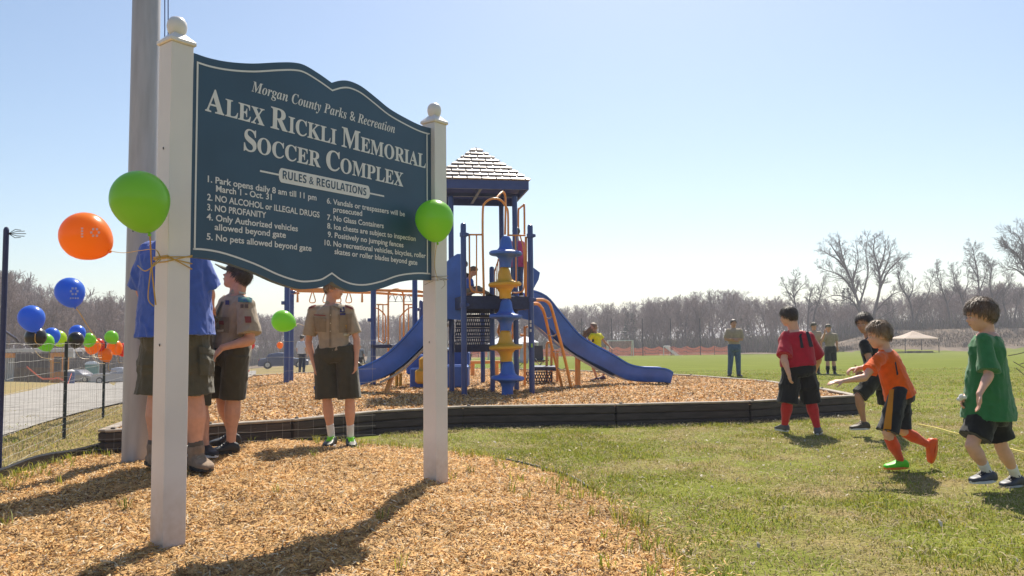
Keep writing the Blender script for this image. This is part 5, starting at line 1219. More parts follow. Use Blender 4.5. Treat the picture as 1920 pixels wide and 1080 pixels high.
# far people by the car park
def fard(label, px, py_foot, Y, H, yaw, top, bottom, hr, arms='down', **kw):
    z = W(px, py_foot, Y).z; J, f_ = stance(W(px, py_foot, Y).x, Y, z, H, yaw, arms)
    return figure(label, J, H, (f_.x, f_.y), dict(hf=tuple(f_), hair=hr, vox=.02, b=1.1, fat=1.1, **dict(dict(top=top, bottom=bottom, shoes=dict(m=blk, sole=rubk)), **kw)))
whitec = clothm('white_tee', (.62, .60, .66))
m8 = fard('person in white shirt and dark trousers standing beyond the monkey bars', 566, 700, 34, 1.62, .4, dict(m=whitec, sleeve=.8, hem=-.02, grow=.03), dict(m=clothm('dark_jeans', (.02, .03, .07)), len=1.95, name='trousers'), DKB)
m9 = fard('person in pink top and black shorts far behind the tower legs', 879, 690, 33, 1.0, 2.6, dict(m=clothm('pink_far', (.6, .2, .35)), sleeve=.9, hem=-.02), dict(m=blackc, len=1.2), LB)
m10 = fard('person with grey hair standing near camp chairs beyond the centre scout', 674, 702, 33, 1.25, 3.0, dict(m=clothm('grey_tee', (.2, .22, .26)), sleeve=.8, hem=-.02), dict(m=blackc, len=1.9, name='trousers'), ('grey', (.25, .25, .26)))
m11 = fard('person in pale blue top far away beside the blue play steps', 843.5, 694, 33, 1.1, 3.4, dict(m=clothm('pale_blue', (.3, .45, .6)), sleeve=.8, hem=-.02), dict(m=jeans, len=1.9, name='trousers'), DKB)
# caps
def cap(J, m, lbl=None, camo=None):
    P, M, H = J['P'], J['M'], J['hh']; g = Geo(); rings = []
    for j in range(9):
        el = .10+(pi/2-.12)*j/8; rings.append([P(cos(el)*sin(a)*.395, -.045+cos(el)*cos(a)*.485, .13+sin(el)*.44) for a in [2*pi*i/28 for i in range(28)]])
    g.loft(rings); c = put('cap', g, m, J['root'], smooth=True)
    g = Geo(); r1 = []; r2 = []
    for i in range(13):
        a = -1.15+2.3*i/12; r1.append(P(sin(a)*.38, -.045+cos(a)*.46, .175)); r2.append(P(sin(a)*.36, .02+cos(a)*.46+.38*cos(a)**.8, .145-.06*abs(sin(a))**2))
    top = r1+r2; n = 13; dn = [p-(P(0, 0, 1)-P(0, 0, 0)).normalized()*.006 for p in top]
    g.add(top+dn, [(i, i+1, n+i+1, n+i) for i in range(12)]+[(2*n+i+1, 2*n+i, 3*n+i, 3*n+i+1) for i in range(12)]+[(n+i, n+i+1, 3*n+i+1, 3*n+i) for i in range(12)]+[(i+1, i, 2*n+i, 2*n+i+1) for i in range(12)])
    put('brim', g, m, c, smooth=False); return c
capm = mat('cap_olive', (.13, .12, .075), .85, var=.6, scale=14, dark=(.03, .03, .025)); cap(s2, capm)
for q in (m2, m3): cap(q, capm)
# ---- printed and sewn details
bv = bvh_of(s1['top']); pk = clothm('khaki_patch', (.25, .195, .135)); blu = mat('badge_blue', (.05, .045, .14), .8); redl = mat('badge_red', (.25, .06, .05), .8); patchw = mat('badge_pale', (.55, .5, .38), .8)
D = lambda bv_, pts, m_, nm, par, **k: decal(bv_, pts, m_, nm, par, **k)
q1 = s1['top']
D(bv, ((635, 592), (659, 590), (659, 622), (636, 624)), pk, 'pocket', q1, off=.007, lift=.007)
D(bv, ((634, 590), (660, 588), (659, 597), (635, 599)), pk, 'pocket_flap', q1, off=.011, lift=.006)
D(bv, ((589, 594), (612, 596), (612, 623), (590, 621)), pk, 'pocket', q1, off=.006, lift=.006); D(bv, ((589, 594), (612, 596), (611, 603), (589, 601)), pk, 'pocket_flap', q1, off=.010, lift=.006)
D(bv, ((590, 589.5), (611, 591), (611, 593), (590, 591.5)), redl, 'name_strip', q1, off=.010)
D(bv, ((637, 577), (646, 577), (646, 586), (637, 586)), blu, 'round_badge', q1, off=.010, nx=3, ny=3); D(bv, ((637, 588), (647, 587.5), (647, 591), (637, 591.5)), blu, 'strip_badge', q1, off=.013)
D(bv, ((640, 579.5), (643, 579.5), (643, 584), (640, 584)), patchw, 'badge_emblem', q1, off=.013, nx=2, ny=2)
D(bv, ((645, 609), (653, 609), (651, 616), (647, 616)), mat('badge_gold', (.45, .28, .08), .7), 'rank_badge', q1, off=.016, nx=2, ny=2); D(bv, ((644, 626), (656, 625), (656, 629), (644, 630)), patchw, 'woven_tab', q1, off=.010)
D(bv, ((618, 574), (622, 574), (621, 650), (617, 650)), pk, 'button_placket', q1, off=.006, ny=14, nx=2, lift=.005)
D(bv, ((606, 566), (620, 574), (617, 584), (604, 573)), khaki, 'collar', q1, off=.016, lift=.006); D(bv, ((622, 574), (640, 568), (642, 582), (633, 578)), khaki, 'collar', q1, off=.016, lift=.006)
for yy in (590, 605, 620): D(bv, ((619, yy), (621, yy), (621, yy+2), (619, yy+2)), patchw, 'button', q1, off=.014, nx=1, ny=1)
D(bv, ((580, 577), (592, 573), (593, 575.5), (581, 580)), redl, 'shoulder_loop', q1, off=.012); D(bv, ((648, 573), (661, 578), (660, 581), (647, 576)), redl, 'shoulder_loop', q1, off=.012)
bvs = bvh_of(s1['bottom']); D(bvs, ((655, 705), (664, 702), (664, 738), (656, 741)), olive, 'cargo_pocket', s1['bottom'], off=.014, lift=.010)
D(bvs, ((590, 649), (668, 645), (668, 650), (590, 654)), blackc, 'belt', s1['bottom'], off=.008, nx=10, ny=1)
bv = bvh_of(s2['top']); q2 = s2['top']
D(bv, ((447, 559), (472, 559), (471, 568), (448, 567)), mat('patch_green', (.08, .26, .16), .8, dark=(.05, .12, .28), scale=30), 'council_patch', q2, off=.010)
D(bv, ((452, 571), (457, 571), (457, 578), (452, 578)), mat('patch_dark', (.14, .1, .08), .8), 'unit_numeral', q2, off=.010, nx=1, ny=1); D(bv, ((460, 571), (465, 571), (465, 578), (460, 578)), mat('patch_dark', (.14, .1, .08)), 'unit_numeral', q2, off=.010, nx=1, ny=1)
D(bv, ((459, 594), (470, 594), (471, 606), (460, 606)), redl, 'position_badge', q2, off=.010, nx=3, ny=3); D(bv, ((424, 564), (431, 564), (431, 572), (424, 572)), blu, 'round_badge', q2, off=.010, nx=2, ny=2)
D(bv, ((409, 594), (431, 595), (429, 624), (407, 622)), pk, 'pocket', q2, off=.008, lift=.007); D(bv, ((414, 602), (422, 602), (422, 609), (414, 609)), redl, 'rank_badge', q2, off=.018, nx=2, ny=2); D(bv, ((409, 618), (421, 618), (421, 622), (409, 622)), patchw, 'woven_tab', q2, off=.018, nx=3, ny=1)
D(bv, ((447, 547), (458, 549), (459, 554), (448, 553)), patchw, 'shoulder_loop', q2, off=.014)
D(bv, ((416, 566), (420, 566), (400, 612), (396, 610)), blackc, 'button_placket', q2, off=.008, nx=1, ny=10)
bv = bvh_of(s3['bottom']); cargo = s3['bottom'].data.materials[0]
D(bv, ((372, 652), (396, 660), (398, 706), (374, 704)), cargo, 'cargo_pocket', s3['bottom'], off=.02, lift=.015); D(bv, ((371, 650), (396, 658), (396, 668), (371, 662)), cargo, 'pocket_flap', s3['bottom'], off=.028, lift=.008)
D(bv, ((258, 652), (276, 656), (276, 700), (260, 700)), cargo, 'cargo_pocket', s3['bottom'], off=.02, lift=.015)
bv = bvh_of(k1['top']); num = mat('number_black', (.02, .018, .03), .7)
D(bv, ((1498, 629), (1502, 629), (1507, 652), (1501, 653)), num, 'printed_number', k1['top'], off=.006, ny=8, nx=2); D(bv, ((1500, 626), (1504, 626), (1502, 631), (1497, 633)), num, 'printed_number', k1['top'], off=.006, nx=2, ny=2)
D(bv, ((1510, 622), (1516, 622), (1524, 650), (1517, 651)), num, 'printed_number', k1['top'], off=.006, ny=8, nx=2)
bv = bvh_of(k3['bottom']); D(bv, ((1669, 731), (1677, 730), (1670, 809), (1656, 809)), mat('stripe_orange', (.55, .22, .02), .8), 'side_stripe', k3['bottom'], off=.006, nx=3, ny=16)
bv = bvh_of(k3['top']); D(bv, ((1677, 680), (1679, 678), (1684, 702), (1681, 704)), num, 'printed_number', k3['top'], off=.005, ny=6, nx=1)
bv = bvh_of(m4['top']); D(bv, ((1110, 636), (1114, 636), (1114, 641), (1110, 641)), num, 'printed_mark', m4['top'], off=.006, nx=1, ny=2)
# ------------------------------------------------------------------ bare trees
bark = mat('bark', (.14, .115, .11), .9, var=.35, scale=2.5, stretch=(4, 4, .6))
twig = mat('twigs', (.21, .155, .14), .9, var=.3, scale=1.5)
def tree_geo(seed, H=12, spread=.5, levels=4, first=.3, kids=(9, 6, 5, 4), lean=.1, twist=.2, sides=(8, 5, 4, 3, 3), rt=.016, gnarl=1.0, minr=.012, fork=False):
    r = random.Random(seed); tk = Geo(); cr = Geo()
    def br(p, d, L, rad, lv):
        n = (7, 6, 5, 3, 2)[min(lv, 4)]; pts = [p]; dd = V(d); st = L/n; dirs = [dd]
        for i in range(n):
            dd = (dd+V((r.gauss(0, 1), r.gauss(0, 1), r.gauss(0, .7)))*(.10+.07*lv)*gnarl+V((0, 0, .10 if lv else .12))).normalized(); pts.append(pts[-1]+dd*st); dirs.append(dd)
        e = max(minr*.7, rad*(.30 if lv else .38)); rs = [max(minr*.7, rad+(e-rad)*i/n) for i in range(n+1)]
        g = tk if lv == 0 else cr
        if lv == 0: rs[0] *= 1.35
        g.tube(pts, rs, sides[min(lv, 4)])
        if lv >= levels: return
        k = kids[lv]
        for j in range(k):
            f_ = (first if lv == 0 else .18)+(1-(first if lv == 0 else .18))*((j+.7*r.random())/k)
            x_ = min(n-1e-3, f_*n); i = int(x_); q = pts[i].lerp(pts[i+1], x_-i); az_ = r.random()*2*pi+j*2.4; ax = dirs[i]
            u = ax.cross(V((cos(az_), sin(az_), .1))).normalized(); a = spread*(.7+.6*r.random())*(1.15-.45*f_ if lv == 0 else 1)
            nd = (ax*cos(a)+u*sin(a)).normalized()
            if fork and lv == 0: Ln = L*(.75-.2*f_)*(.8+.3*r.random())
            else: Ln = L*(.62-.30*f_ if lv == 0 else .64-.24*f_)*(.75+.5*r.random())
            br(q, nd, Ln, rs[i]*(.62 if not fork else .72), lv+1)
        if lv < levels: br(pts[-1], dirs[-1], L*.30, e, lv+1)
    br(V((0, 0, -.3)), V((r.gauss(0, lean), r.gauss(0, lean), 1)).normalized(), H*(.72 if not fork else .42), H*rt, 0)
    zm = max(p[2] for p in cr.v); k = H/zm
    for g in (tk, cr): g.v = [(a*k, b_*k, c*k) for a, b_, c in g.v]
    return tk, cr
def mkmesh(nm, g, m):
    me = bpy.data.meshes.new(nm); me.from_pydata(g.v, [], g.f); me.update(); me.materials.append(m); me.polygons.foreach_set('use_smooth', [True]*len(me.polygons)); return me
TPL = []
for s_ in range(7):
    tk, cr = tree_geo(100+s_, 10, spread=.55+.06*(s_ % 3), kids=(9, 5, 5, 0), levels=3, first=.28, minr=.030, rt=.013, lean=.06)
    TPL.append((mkmesh('trunk', tk, bark), mkmesh('crown', cr, twig), tk, cr))
def tree(x, Y, H, tpl, label, group=None, name='bare_tree', z=None, sx=1, rot=None):
    z = zt(x, Y) if z is None else z; o = thing(name, label, 'tree', V((x, Y, z-.05)), group); a = rng.random()*6.28 if rot is None else rot; k = H/10
    for me in (tpl[0], tpl[1]):
        c = bpy.data.objects.new(me.name.split('.')[0], me); COL.objects.link(c); c.parent = o; c.rotation_euler = (0, 0, a); c.scale = (k*sx, k*sx, k)
    return o
SIL = ([-200, 0, 50, 110, 170, 230, 350, 450, 560, 650, 760, 850, 1000, 1040, 1100, 1200, 1300, 1350, 1400, 1450, 1500, 1600, 1700, 1800, 1920, 2100],
       [170, 150, 125, 105, 98, 95, 78, 58, 54, 46, 54, 56, 62, 64, 67, 78, 92, 96, 90, 78, 74, 76, 82, 96, 104, 110])
def hz(px): return 640-(px-960)*math.tan(radians(-.6))*-1
def sil_z(px, Y): return 1.05+Y*float(interp(px, *SIL))/F
WOODS_G = 'bare trees along the edge of the woods'
def woods_edge_Y(px): return float(interp(px, [0, 230, 450, 700, 1000, 1300, 1600, 1920], [88, 98, 125, 150, 128, 118, 121, 116]))
n_ = 0
while n_ < 250:
    px = rng.uniform(-60, 1980); Y = woods_edge_Y(px)+rng.uniform(0, 26); x = W(px, 640, Y).x; z = zt(x, Y)
    if 1580 < px: Y += 6
    H = (sil_z(px, Y)-z)*rng.uniform(.72, 1.02)
    if H < 3: continue
    tree(x, Y, H, TPL[rng.randrange(7)], 'slim bare grey tree standing among many at the edge of the woods', WOODS_G, sx=rng.uniform(.8, 1.25)); n_ += 1
# the mass of the woods behind them
TA = []
for t in TPL:
    v = np.array(t[2].v+t[3].v); f_ = [q for q in t[2].f]+[tuple(i+len(t[2].v) for i in q) for q in t[3].f]
    tri = []
    for q in f_:
        if len(q) <= 4: tri.append(q if len(q) == 4 else (q[0], q[1], q[2], q[2]))
    TA.append((v, np.array([q for q in tri if len(set(q)) == 4])))
vs, fs_l, tl, off = [], [], [], 0
for k in range(330):
    px = -80+2080*(k+rng.random())/330; Y = woods_edge_Y(px)+rng.uniform(24, 130); x = W(px, 640, Y).x; z = zt(x, Y)
    H = (sil_z(px, Y)-z)*rng.uniform(.82, 1.04)
    if H < 3: continue
    v, f_ = TA[rng.randrange(7)]; a = rng.random()*6.28; s = H/10; sx = s*rng.uniform(.9, 1.4); ca, sa = cos(a), sin(a)
    q = np.stack([(v[:, 0]*ca-v[:, 1]*sa)*sx+x, (v[:, 0]*sa+v[:, 1]*ca)*sx+Y, v[:, 2]*s+z-.1], -1); vs.append(q); fs_l.append(f_+off); off += len(q)
npmesh('woods', np.concatenate(vs), np.concatenate(fs_l), twig, kind='stuff')
# undergrowth: tangle of stems at the foot of the woods and on the bank
ug = mat('undergrowth', (1, 1, 1), .95, var=.2, scale=1, attr=True)
def tangle(name, n, pick, h0, h1, wd, cols):
    x, y = pick(n); n = len(x); a = NR.random(n)*2*pi; ln = NR.normal(0, .35, (n, 2)); h = h0+(h1-h0)*NR.random(n)**1.5; z = terr(x, y)-.05
    s = np.stack([np.cos(a), np.sin(a), 0*a], -1)*wd*(.5+NR.random(n))[:, None]; c = np.stack([x, y, z], -1)
    mid = c+np.stack([ln[:, 0]*h*.4, ln[:, 1]*h*.4, h*.55], -1); tip = c+np.stack([ln[:, 0]*h, ln[:, 1]*h, h], -1)
    v = np.stack([c-s, c+s, mid+s*.7, mid-s*.7, tip+s*.2, tip-s*.2], 1).reshape(-1, 3); b_ = np.arange(n)[:, None]*6
    f_ = np.concatenate([b_+np.array([[0, 1, 2, 3]]), b_+np.array([[3, 2, 4, 5]])]); cc = np.array(cols)[NR.integers(0, len(cols), n)]*(.6+.8*NR.random((n, 1)))
    return npmesh(name, v, f_, ug, kind='stuff', tint=np.repeat(cc, 6, 0))
def pick_woods(n):
    px = NR.random(n)*2080-80; Y = np.interp(px, [0, 230, 450, 700, 1000, 1300, 1560, 1620, 1920], [86, 96, 122, 148, 122, 115, 117, 120, 119])+NR.random(n)**1.5*60; return (px-960)/F*Y, Y
tangle('undergrowth', 60000, pick_woods, .6, 3.6, .035, [(.16, .12, .10), (.20, .16, .14), (.12, .10, .08), (.10, .11, .055), (.22, .17, .11)])
def pick_bank(n):
    t = .385+NR.random(n)*.36; Y = 106+NR.random(n)*14; return t*Y, Y
tangle('bank_scrub', 60000, pick_bank, .15, .9, .035, [(.20, .14, .09), (.15, .11, .075), (.23, .17, .11), (.10, .10, .05), (.12, .09, .065)])
# dark evergreens among them
pinem = mat('pine_needles', (.035, .055, .028), .9, var=.4, scale=4)
def pine(px, Y, H, label):
    x = W(px, 640, Y).x; z = zt(x, Y); o = thing('pine_tree', label, 'tree', V((x, Y, z)))
    put('trunk', Geo().tube([V((x, Y, z)), V((x, Y, z+H*.95))], [.16, .03], 6), bark, o)
    r = random.Random(px); g = Geo()
    for k in range(420):
        h = r.random()**.8; R = H*.24*(1-h)+.15; a = r.random()*6.28; q = R*(.35+.65*r.random()); c = V((x+q*cos(a), Y+q*sin(a), z+H*(.12+.88*h)-q*.25)); s = .28+.25*r.random()
        g.add([c, c+V((s*cos(a+.5), s*sin(a+.5), -.22*s)), c+V((s*1.2*cos(a), s*1.2*sin(a), .1*s)), c+V((s*cos(a-.5), s*sin(a-.5), -.25*s))], [(0, 1, 2), (0, 2, 3)])
    put('needles', g, pinem, o)
for px, Y, H, lb in ((1182, 130, 6.8, 'dark evergreen among bare trees above the small goal'), (1395, 134, 6.2, 'dark evergreen just right of the man in jeans'), (1283, 140, 6.5, 'dusky evergreen between two netting poles'), (1088, 135, 5.5, 'small dark evergreen behind the ladder of the tower'), (1590, 150, 9.5, 'tall dark evergreen behind the older boy in black')):
    pine(px, Y, H, lb)
# trees one can tell apart on the right skyline and far left
def big(px, pyb, pyt, Y, seed, label, **kw):
    x = W(px, 640, Y).x; z = zt(x, Y); H = W(px, pyt, Y).z-z; kw2 = dict(levels=4, kids=(8, 6, 5, 4), minr=.016, rt=.02); kw2.update(kw)
    tk, cr = tree_geo(seed, H, **kw2); o = thing('bare_tree', label, 'tree', V((x, Y, z)))
    for nm, g in (('trunk', tk), ('crown', cr)): me = mkmesh(nm, g, bark if nm == 'trunk' else twig); c = bpy.data.objects.new(nm, me); COL.objects.link(c); c.parent = o
    return o
def limbtree(limbs, Y, seed, label, tw=1.0, r0=.26, dens=1.0):
    """limbs: photo polylines of the main limbs, first one is the trunk; finer branches grow from them"""
    r = random.Random(seed); tk = Geo(); cr = Geo(); root = None
    def grow(p, d, L, rad, lv):
        n = 5; pts = [p]; dd = V(d); dirs = [dd]
        for i in range(n):
            dd = (dd+V((r.gauss(0, 1), r.gauss(0, 1), r.gauss(0, .8)))*.16+V((0, 0, .07))).normalized(); pts.append(pts[-1]+dd*L/n); dirs.append(dd)
        cr.tube(pts, [max(.011, rad*(1-.75*i/n)) for i in range(n+1)], 4 if lv < 2 else 3)
        if lv >= 3: return
        for j in range((0, 6, 5, 0)[lv] if lv else 7):
            f_ = .15+.8*(j+r.random())/7 if lv == 0 else .15+.85*(j+r.random())/6; f_ = min(f_, .98); i = int(f_*n); q = pts[i].lerp(pts[i+1], f_*n-i)
            u = dirs[i].cross(V((r.gauss(0, 1), r.gauss(0, 1), r.gauss(0, 1)))).normalized(); a = .45+.45*r.random()
            grow(q, (dirs[i]*cos(a)+u*sin(a)).normalized(), L*(.60-.22*f_)*(.7+.6*r.random()), max(.012, rad*.5), lv+1)
    for k, lm in enumerate(limbs):
        dy = r.uniform(-2.2, 2.2) if k else 0; n = len(lm); P = [W(x, y, Y+dy*(i/(n-1))) for i, (x, y) in enumerate(lm)]
        if k == 0: P[0].z = min(P[0].z, zt(P[0].x, P[0].y)-.2); root = P[0].copy()
        P = catmull(P, 3); m = len(P)
        rr = r0 if lm[0][1] > 625 else r0*.55; g = tk if lm[0][1] > 625 else cr
        rs = [max(.03, rr*(1-.82*(i/(m-1))**.8)) for i in range(m)]; g.tube(P, rs, 8)
        Lt = sum((P[i+1]-P[i]).length for i in range(m-1)); nb = int(Lt*1.9*dens)
        for j in range(nb):
            f_ = (.42 if lm[0][1] > 625 else .12)+(.98-(.42 if lm[0][1] > 625 else .12))*(j+r.random())/nb; f_ = min(.985, f_); i = int(f_*(m-1)); q = P[i].lerp(P[i+1], f_*(m-1)-i); ax = (P[i+1]-P[i]).normalized()
            u = ax.cross(V((r.gauss(0, 1), r.gauss(0, 1), r.gauss(0, 1)))).normalized(); a = .5+.5*r.random()
            grow(q, (ax*cos(a)+u*sin(a)).normalized(), tw*(2.6-1.3*f_)*(.6+.7*r.random()), max(.02, rs[i]*.42), 1)
    o = thing('bare_tree', label, 'tree', root); put('trunk', tk, bark, o); put('crown', cr, bark, o); return o
limbtree([[(1622, 655), (1619, 615), (1615, 595), (1609, 568), (1602, 545), (1594, 520), (1584, 495), (1577, 470), (1573, 448)], [(1614, 590), (1600, 566), (1582, 556), (1562, 554), (1546, 560)], [(1605, 556), (1590, 530), (1570, 514), (1550, 507), (1532, 500)], [(1598, 532), (1604, 508), (1609, 482), (1604, 452)],
 [(1611, 572), (1621, 540), (1628, 505), (1623, 472), (1627, 446)], [(1631, 655), (1634, 615), (1641, 580), (1649, 545), (1650, 520), (1645, 495), (1638, 470), (1641, 444)], [(1649, 545), (1662, 514), (1679, 494), (1696, 478)], [(1640, 585), (1658, 566), (1676, 551), (1694, 545)], [(1650, 525), (1664, 492), (1671, 462)], [(1590, 510), (1572, 488), (1555, 478), (1543, 470)], [(1586, 500), (1565, 470), (1556, 456)], [(1636, 605), (1660, 590), (1682, 578)], [(1648, 505), (1658, 475), (1660, 450)]],
 126, 4, 'largest bare tree with a wide rounded crown against the sky', tw=1.0, r0=.34)
limbtree([[(1501, 655), (1496, 605), (1491, 570), (1487, 545), (1494, 512)], [(1490, 570), (1477, 548), (1468, 528)], [(1489, 555), (1502, 538), (1510, 530)], [(1514, 655), (1516, 580), (1521, 543)], [(1520, 655), (1527, 590), (1538, 556), (1546, 522)]], 124, 5, 'bare tree with two twisted upright limbs above the boy in red', tw=.75, r0=.22)
limbtree([[(1714, 655), (1712, 600), (1705, 563), (1692, 543), (1685, 521), (1691, 503)], [(1714, 608), (1725, 578), (1740, 552), (1746, 528), (1753, 510)], [(1703, 560), (1712, 540), (1710, 515)]], 124, 6, 'bare crooked tree above the pale canopy tent', tw=.8, r0=.24)
limbtree([[(1788, 655), (1782, 605), (1775, 568), (1766, 542), (1758, 518), (1755, 498)], [(1776, 570), (1788, 545), (1790, 520)], [(1811, 655), (1810, 595), (1801, 553), (1791, 532), (1786, 503)], [(1803, 560), (1815, 530), (1812, 508)]], 125, 7, 'forked bare tree just left of the green shirted boy', tw=.8, r0=.2)
limbtree([[(1843, 655), (1840, 585), (1836, 545), (1832, 505), (1826, 478), (1824, 462)], [(1836, 548), (1846, 520), (1851, 498)], [(1833, 520), (1822, 500), (1815, 490)]], 127, 8, 'tallest thin bare tree rising above the green shirted boy', tw=.95, r0=.2)
limbtree([[(1863, 655), (1862, 575), (1856, 533), (1859, 503), (1851, 488)], [(1862, 565), (1880, 542), (1892, 518)], [(1884, 655), (1886, 590), (1880, 560), (1893, 530)], [(1900, 655), (1903, 590), (1912, 560), (1920, 545)]], 123, 9, 'low spreading bare tree right of the thin tall one', tw=.9, r0=.2)
limbtree([[(1938, 655), (1932, 545), (1917, 495), (1902, 472), (1882, 462)], [(1930, 530), (1916, 455), (1899, 434)], [(1928, 500), (1920, 424)], [(1932, 545), (1950, 480), (1960, 430)], [(1925, 520), (1905, 505), (1890, 500)]], 110, 10, 'bare tree cut by the right edge of the picture', tw=1.1, r0=.3)
big(18, 650, 505, 84, 61, 'bushy bare tree by the tall fence post at far left', spread=.6, kids=(9, 6, 5, 4)); big(75, 650, 535, 86, 67, 'bare tree over the roof of the shed', spread=.6, kids=(9, 6, 5, 3)); big(195, 650, 545, 92, 71, 'bare bushy tree above the portable toilet', spread=.6, kids=(9, 6, 5, 3))

# ------------------------------------------------------------------ far field: goals, net poles, snow fence, tent
gw = mat('goal_white', (.62, .60, .58), .5); netm = mat('net', (.55, .52, .50), .8); rnet = mat('net_red', (.55, .25, .17), .8)
def goal(px0, px1, pyt, pyb, Y, label, nm, depth_px=0, skew=0):
    z0 = W(px0, pyb, Y).z; x0, x1 = W(px0, 640, Y).x, W(px1, 640, Y).x; z1 = W(px0, pyt, Y).z; th = thing('soccer_goal', label, 'goal', V(((x0+x1)/2, Y, z0)))
    g = Geo(); 
    dp = 1.8
    if not skew:
        for a, b in (((x0, Y, z0), (x0, Y, z1)), ((x1, Y, z0), (x1, Y, z1)), ((x0, Y, z1), (x1, Y, z1)), ((x0, Y, z1), (x0, Y+dp*.4, z1)), ((x1, Y, z1), (x1, Y+dp*.4, z1)), ((x0, Y+dp*.4, z1), (x0, Y+dp, z0)), ((x1, Y+dp*.4, z1), (x1, Y+dp, z0)), ((x0, Y+dp, z0), (x1, Y+dp, z0))): g.tube([a, b], .06, 6)
        A, B, C_, D_ = V((x0, Y+dp*.4, z1)), V((x1, Y+dp*.4, z1)), V((x1, Y+dp, z0)), V((x0, Y+dp, z0))
    else:
        xm = x0+(x1-x0)*.45
        for a, b in (((x0, Y, z0), (x0, Y, z1)), ((xm, Y+3.5, z0), (xm, Y+3.5, z1)), ((x0, Y, z1), (xm, Y+3.5, z1)), ((x0, Y, z1), (x0+1.6, Y-.3, z0)), ((xm, Y+3.5, z1), (x1, Y+3.2, z0))): g.tube([a, b], .05, 6)
        A, B, C_, D_ = V((x0, Y, z1)), V((xm, Y+3.5, z1)), V((x1, Y+3.2, z0)), V((x0+1.6, Y-.3, z0))
    put('frame', g, gw, th); g = Geo()
    for k in range(25): t = k/24; g.tube([A.lerp(B, t), D_.lerp(C_, t)], .009, 3)
    for k in range(13): t = k/12; g.tube([A.lerp(D_, t), B.lerp(C_, t)], .009, 3)
    put('net', g, nm, th); return th
goal(1140, 1187, 639, 668.5, 98, 'soccer goal with reddish net near the girl in yellow', rnet)
goal(1244, 1291, 649, 669, 99, 'smaller white soccer goal seen at an angle on the far field', netm, skew=1)
npm = mat('net_pole', (.03, .03, .035), .6)
for px in (1091, 1147, 1205, 1258, 1313):
    Y = 100; x = W(px, 640, Y).x; z = zt(x, Y); zt_ = W(px, 597, Y).z
    tag(put('netting_pole', Geo().tube([V((x, Y, z-.2)), V((x, Y, zt_))], .055, 6), npm), 'thin black netting pole standing along the far edge of the field', 'pole', 'netting poles along the far field')
snow = mat('snow_fence', (.60, .19, .12), .7, trans=.3)
sf = thing('snow_fence', 'sagging orange safety fence along the far edge of the field', 'fence', W(1180, 668, 99))
def fgrid(xa, xb, Y, par, nseg=40):
    g = Geo(); g2 = Geo()
    for k in range(nseg+1):
        px = xa+(xb-xa)*k/nseg; x = W(px, 640, Y).x; z = zt(x, Y); sag = .28*abs(sin(k*pi/4)); pz = 1.05-sag
        if k % 4 == 0: put('stake', Geo().tube([V((x, Y, z-.2)), V((x, Y, z+1.25))], .03, 5), npm, par)
        for j in range(7): g.v.append((x, Y+.1*sin(k), z+.04+pz*j/6))
    for k in range(nseg):
        for j in range(7):
            a = k*7+j; b = a+7; A, B = V(g.v[a]), V(g.v[b]); g2.add([A, B, B+V((0, 0, .075)), A+V((0, 0, .075))], [(0, 1, 2, 3)]); 
            if j < 6 and (k//4+j) % 3:
                for q in range(6):
                    c = A.lerp(B, q/6); g2.add([c, c+V((.05, 0, 0)), c+V((.05, 0, .2)), c+V((0, 0, .2))], [(0, 1, 2, 3)])
    put('mesh_band', g2, snow, par)
fgrid(845, 1365, 101, sf, 80)
Y = 102; z0 = zt(W(1713, 640, Y).x, Y); 
cv_ = thing('canopy_tent', 'pale beige canopy tent standing before the scrubby bank', 'canopy', W(1713, 655, 102)); zb_ = W(1713, 634, Y).z; za_ = W(1713, 620, Y).z; xa_, xb_ = W(1682, 640, Y).x, W(1744, 640, Y).x; cx_ = (xa_+xb_)/2; hw_ = (xb_-xa_)/2
g = Geo(); ed = [V((cx_+hw_*a, Y+hw_*b, zb_)) for a, b in ((-1, -1), (1, -1), (1, 1), (-1, 1))]; md = [V((cx_+hw_*.45*a, Y+hw_*.45*b, zb_+(za_-zb_)*.45)) for a, b in ((-1, -1), (1, -1), (1, 1), (-1, 1))]
g.loft([[q-V((0, 0, .12)) for q in ed], ed, md, [V((cx_+.01*a, Y+.01*b, za_)) for a, b in ((-1, -1), (1, -1), (1, 1), (-1, 1))]]); put('canopy', g, mat('canopy_cloth', (.85, .74, .66), .8, trans=.55), cv_)
for q in ed: put('leg', Geo().tube([V((q.x*.999, q.y, zt(q.x, q.y))), q], .05, 5), npm, cv_)
bw = mat('bench_wood', (.10, .07, .05), .8)
bn = thing('park_bench', 'low dark bench at the far edge of the field under the canopy tent', 'bench', W(1722, 663, 101)); 
put('seat', Geo().bevbox(W(1722, 659.5, 101), (3.6, .4, .12), .02), bw, bn)
for px in (1706, 1722, 1740): put('leg', Geo().box(W(px, 661.5, 101), (.5, .4, .42)), bw, bn)
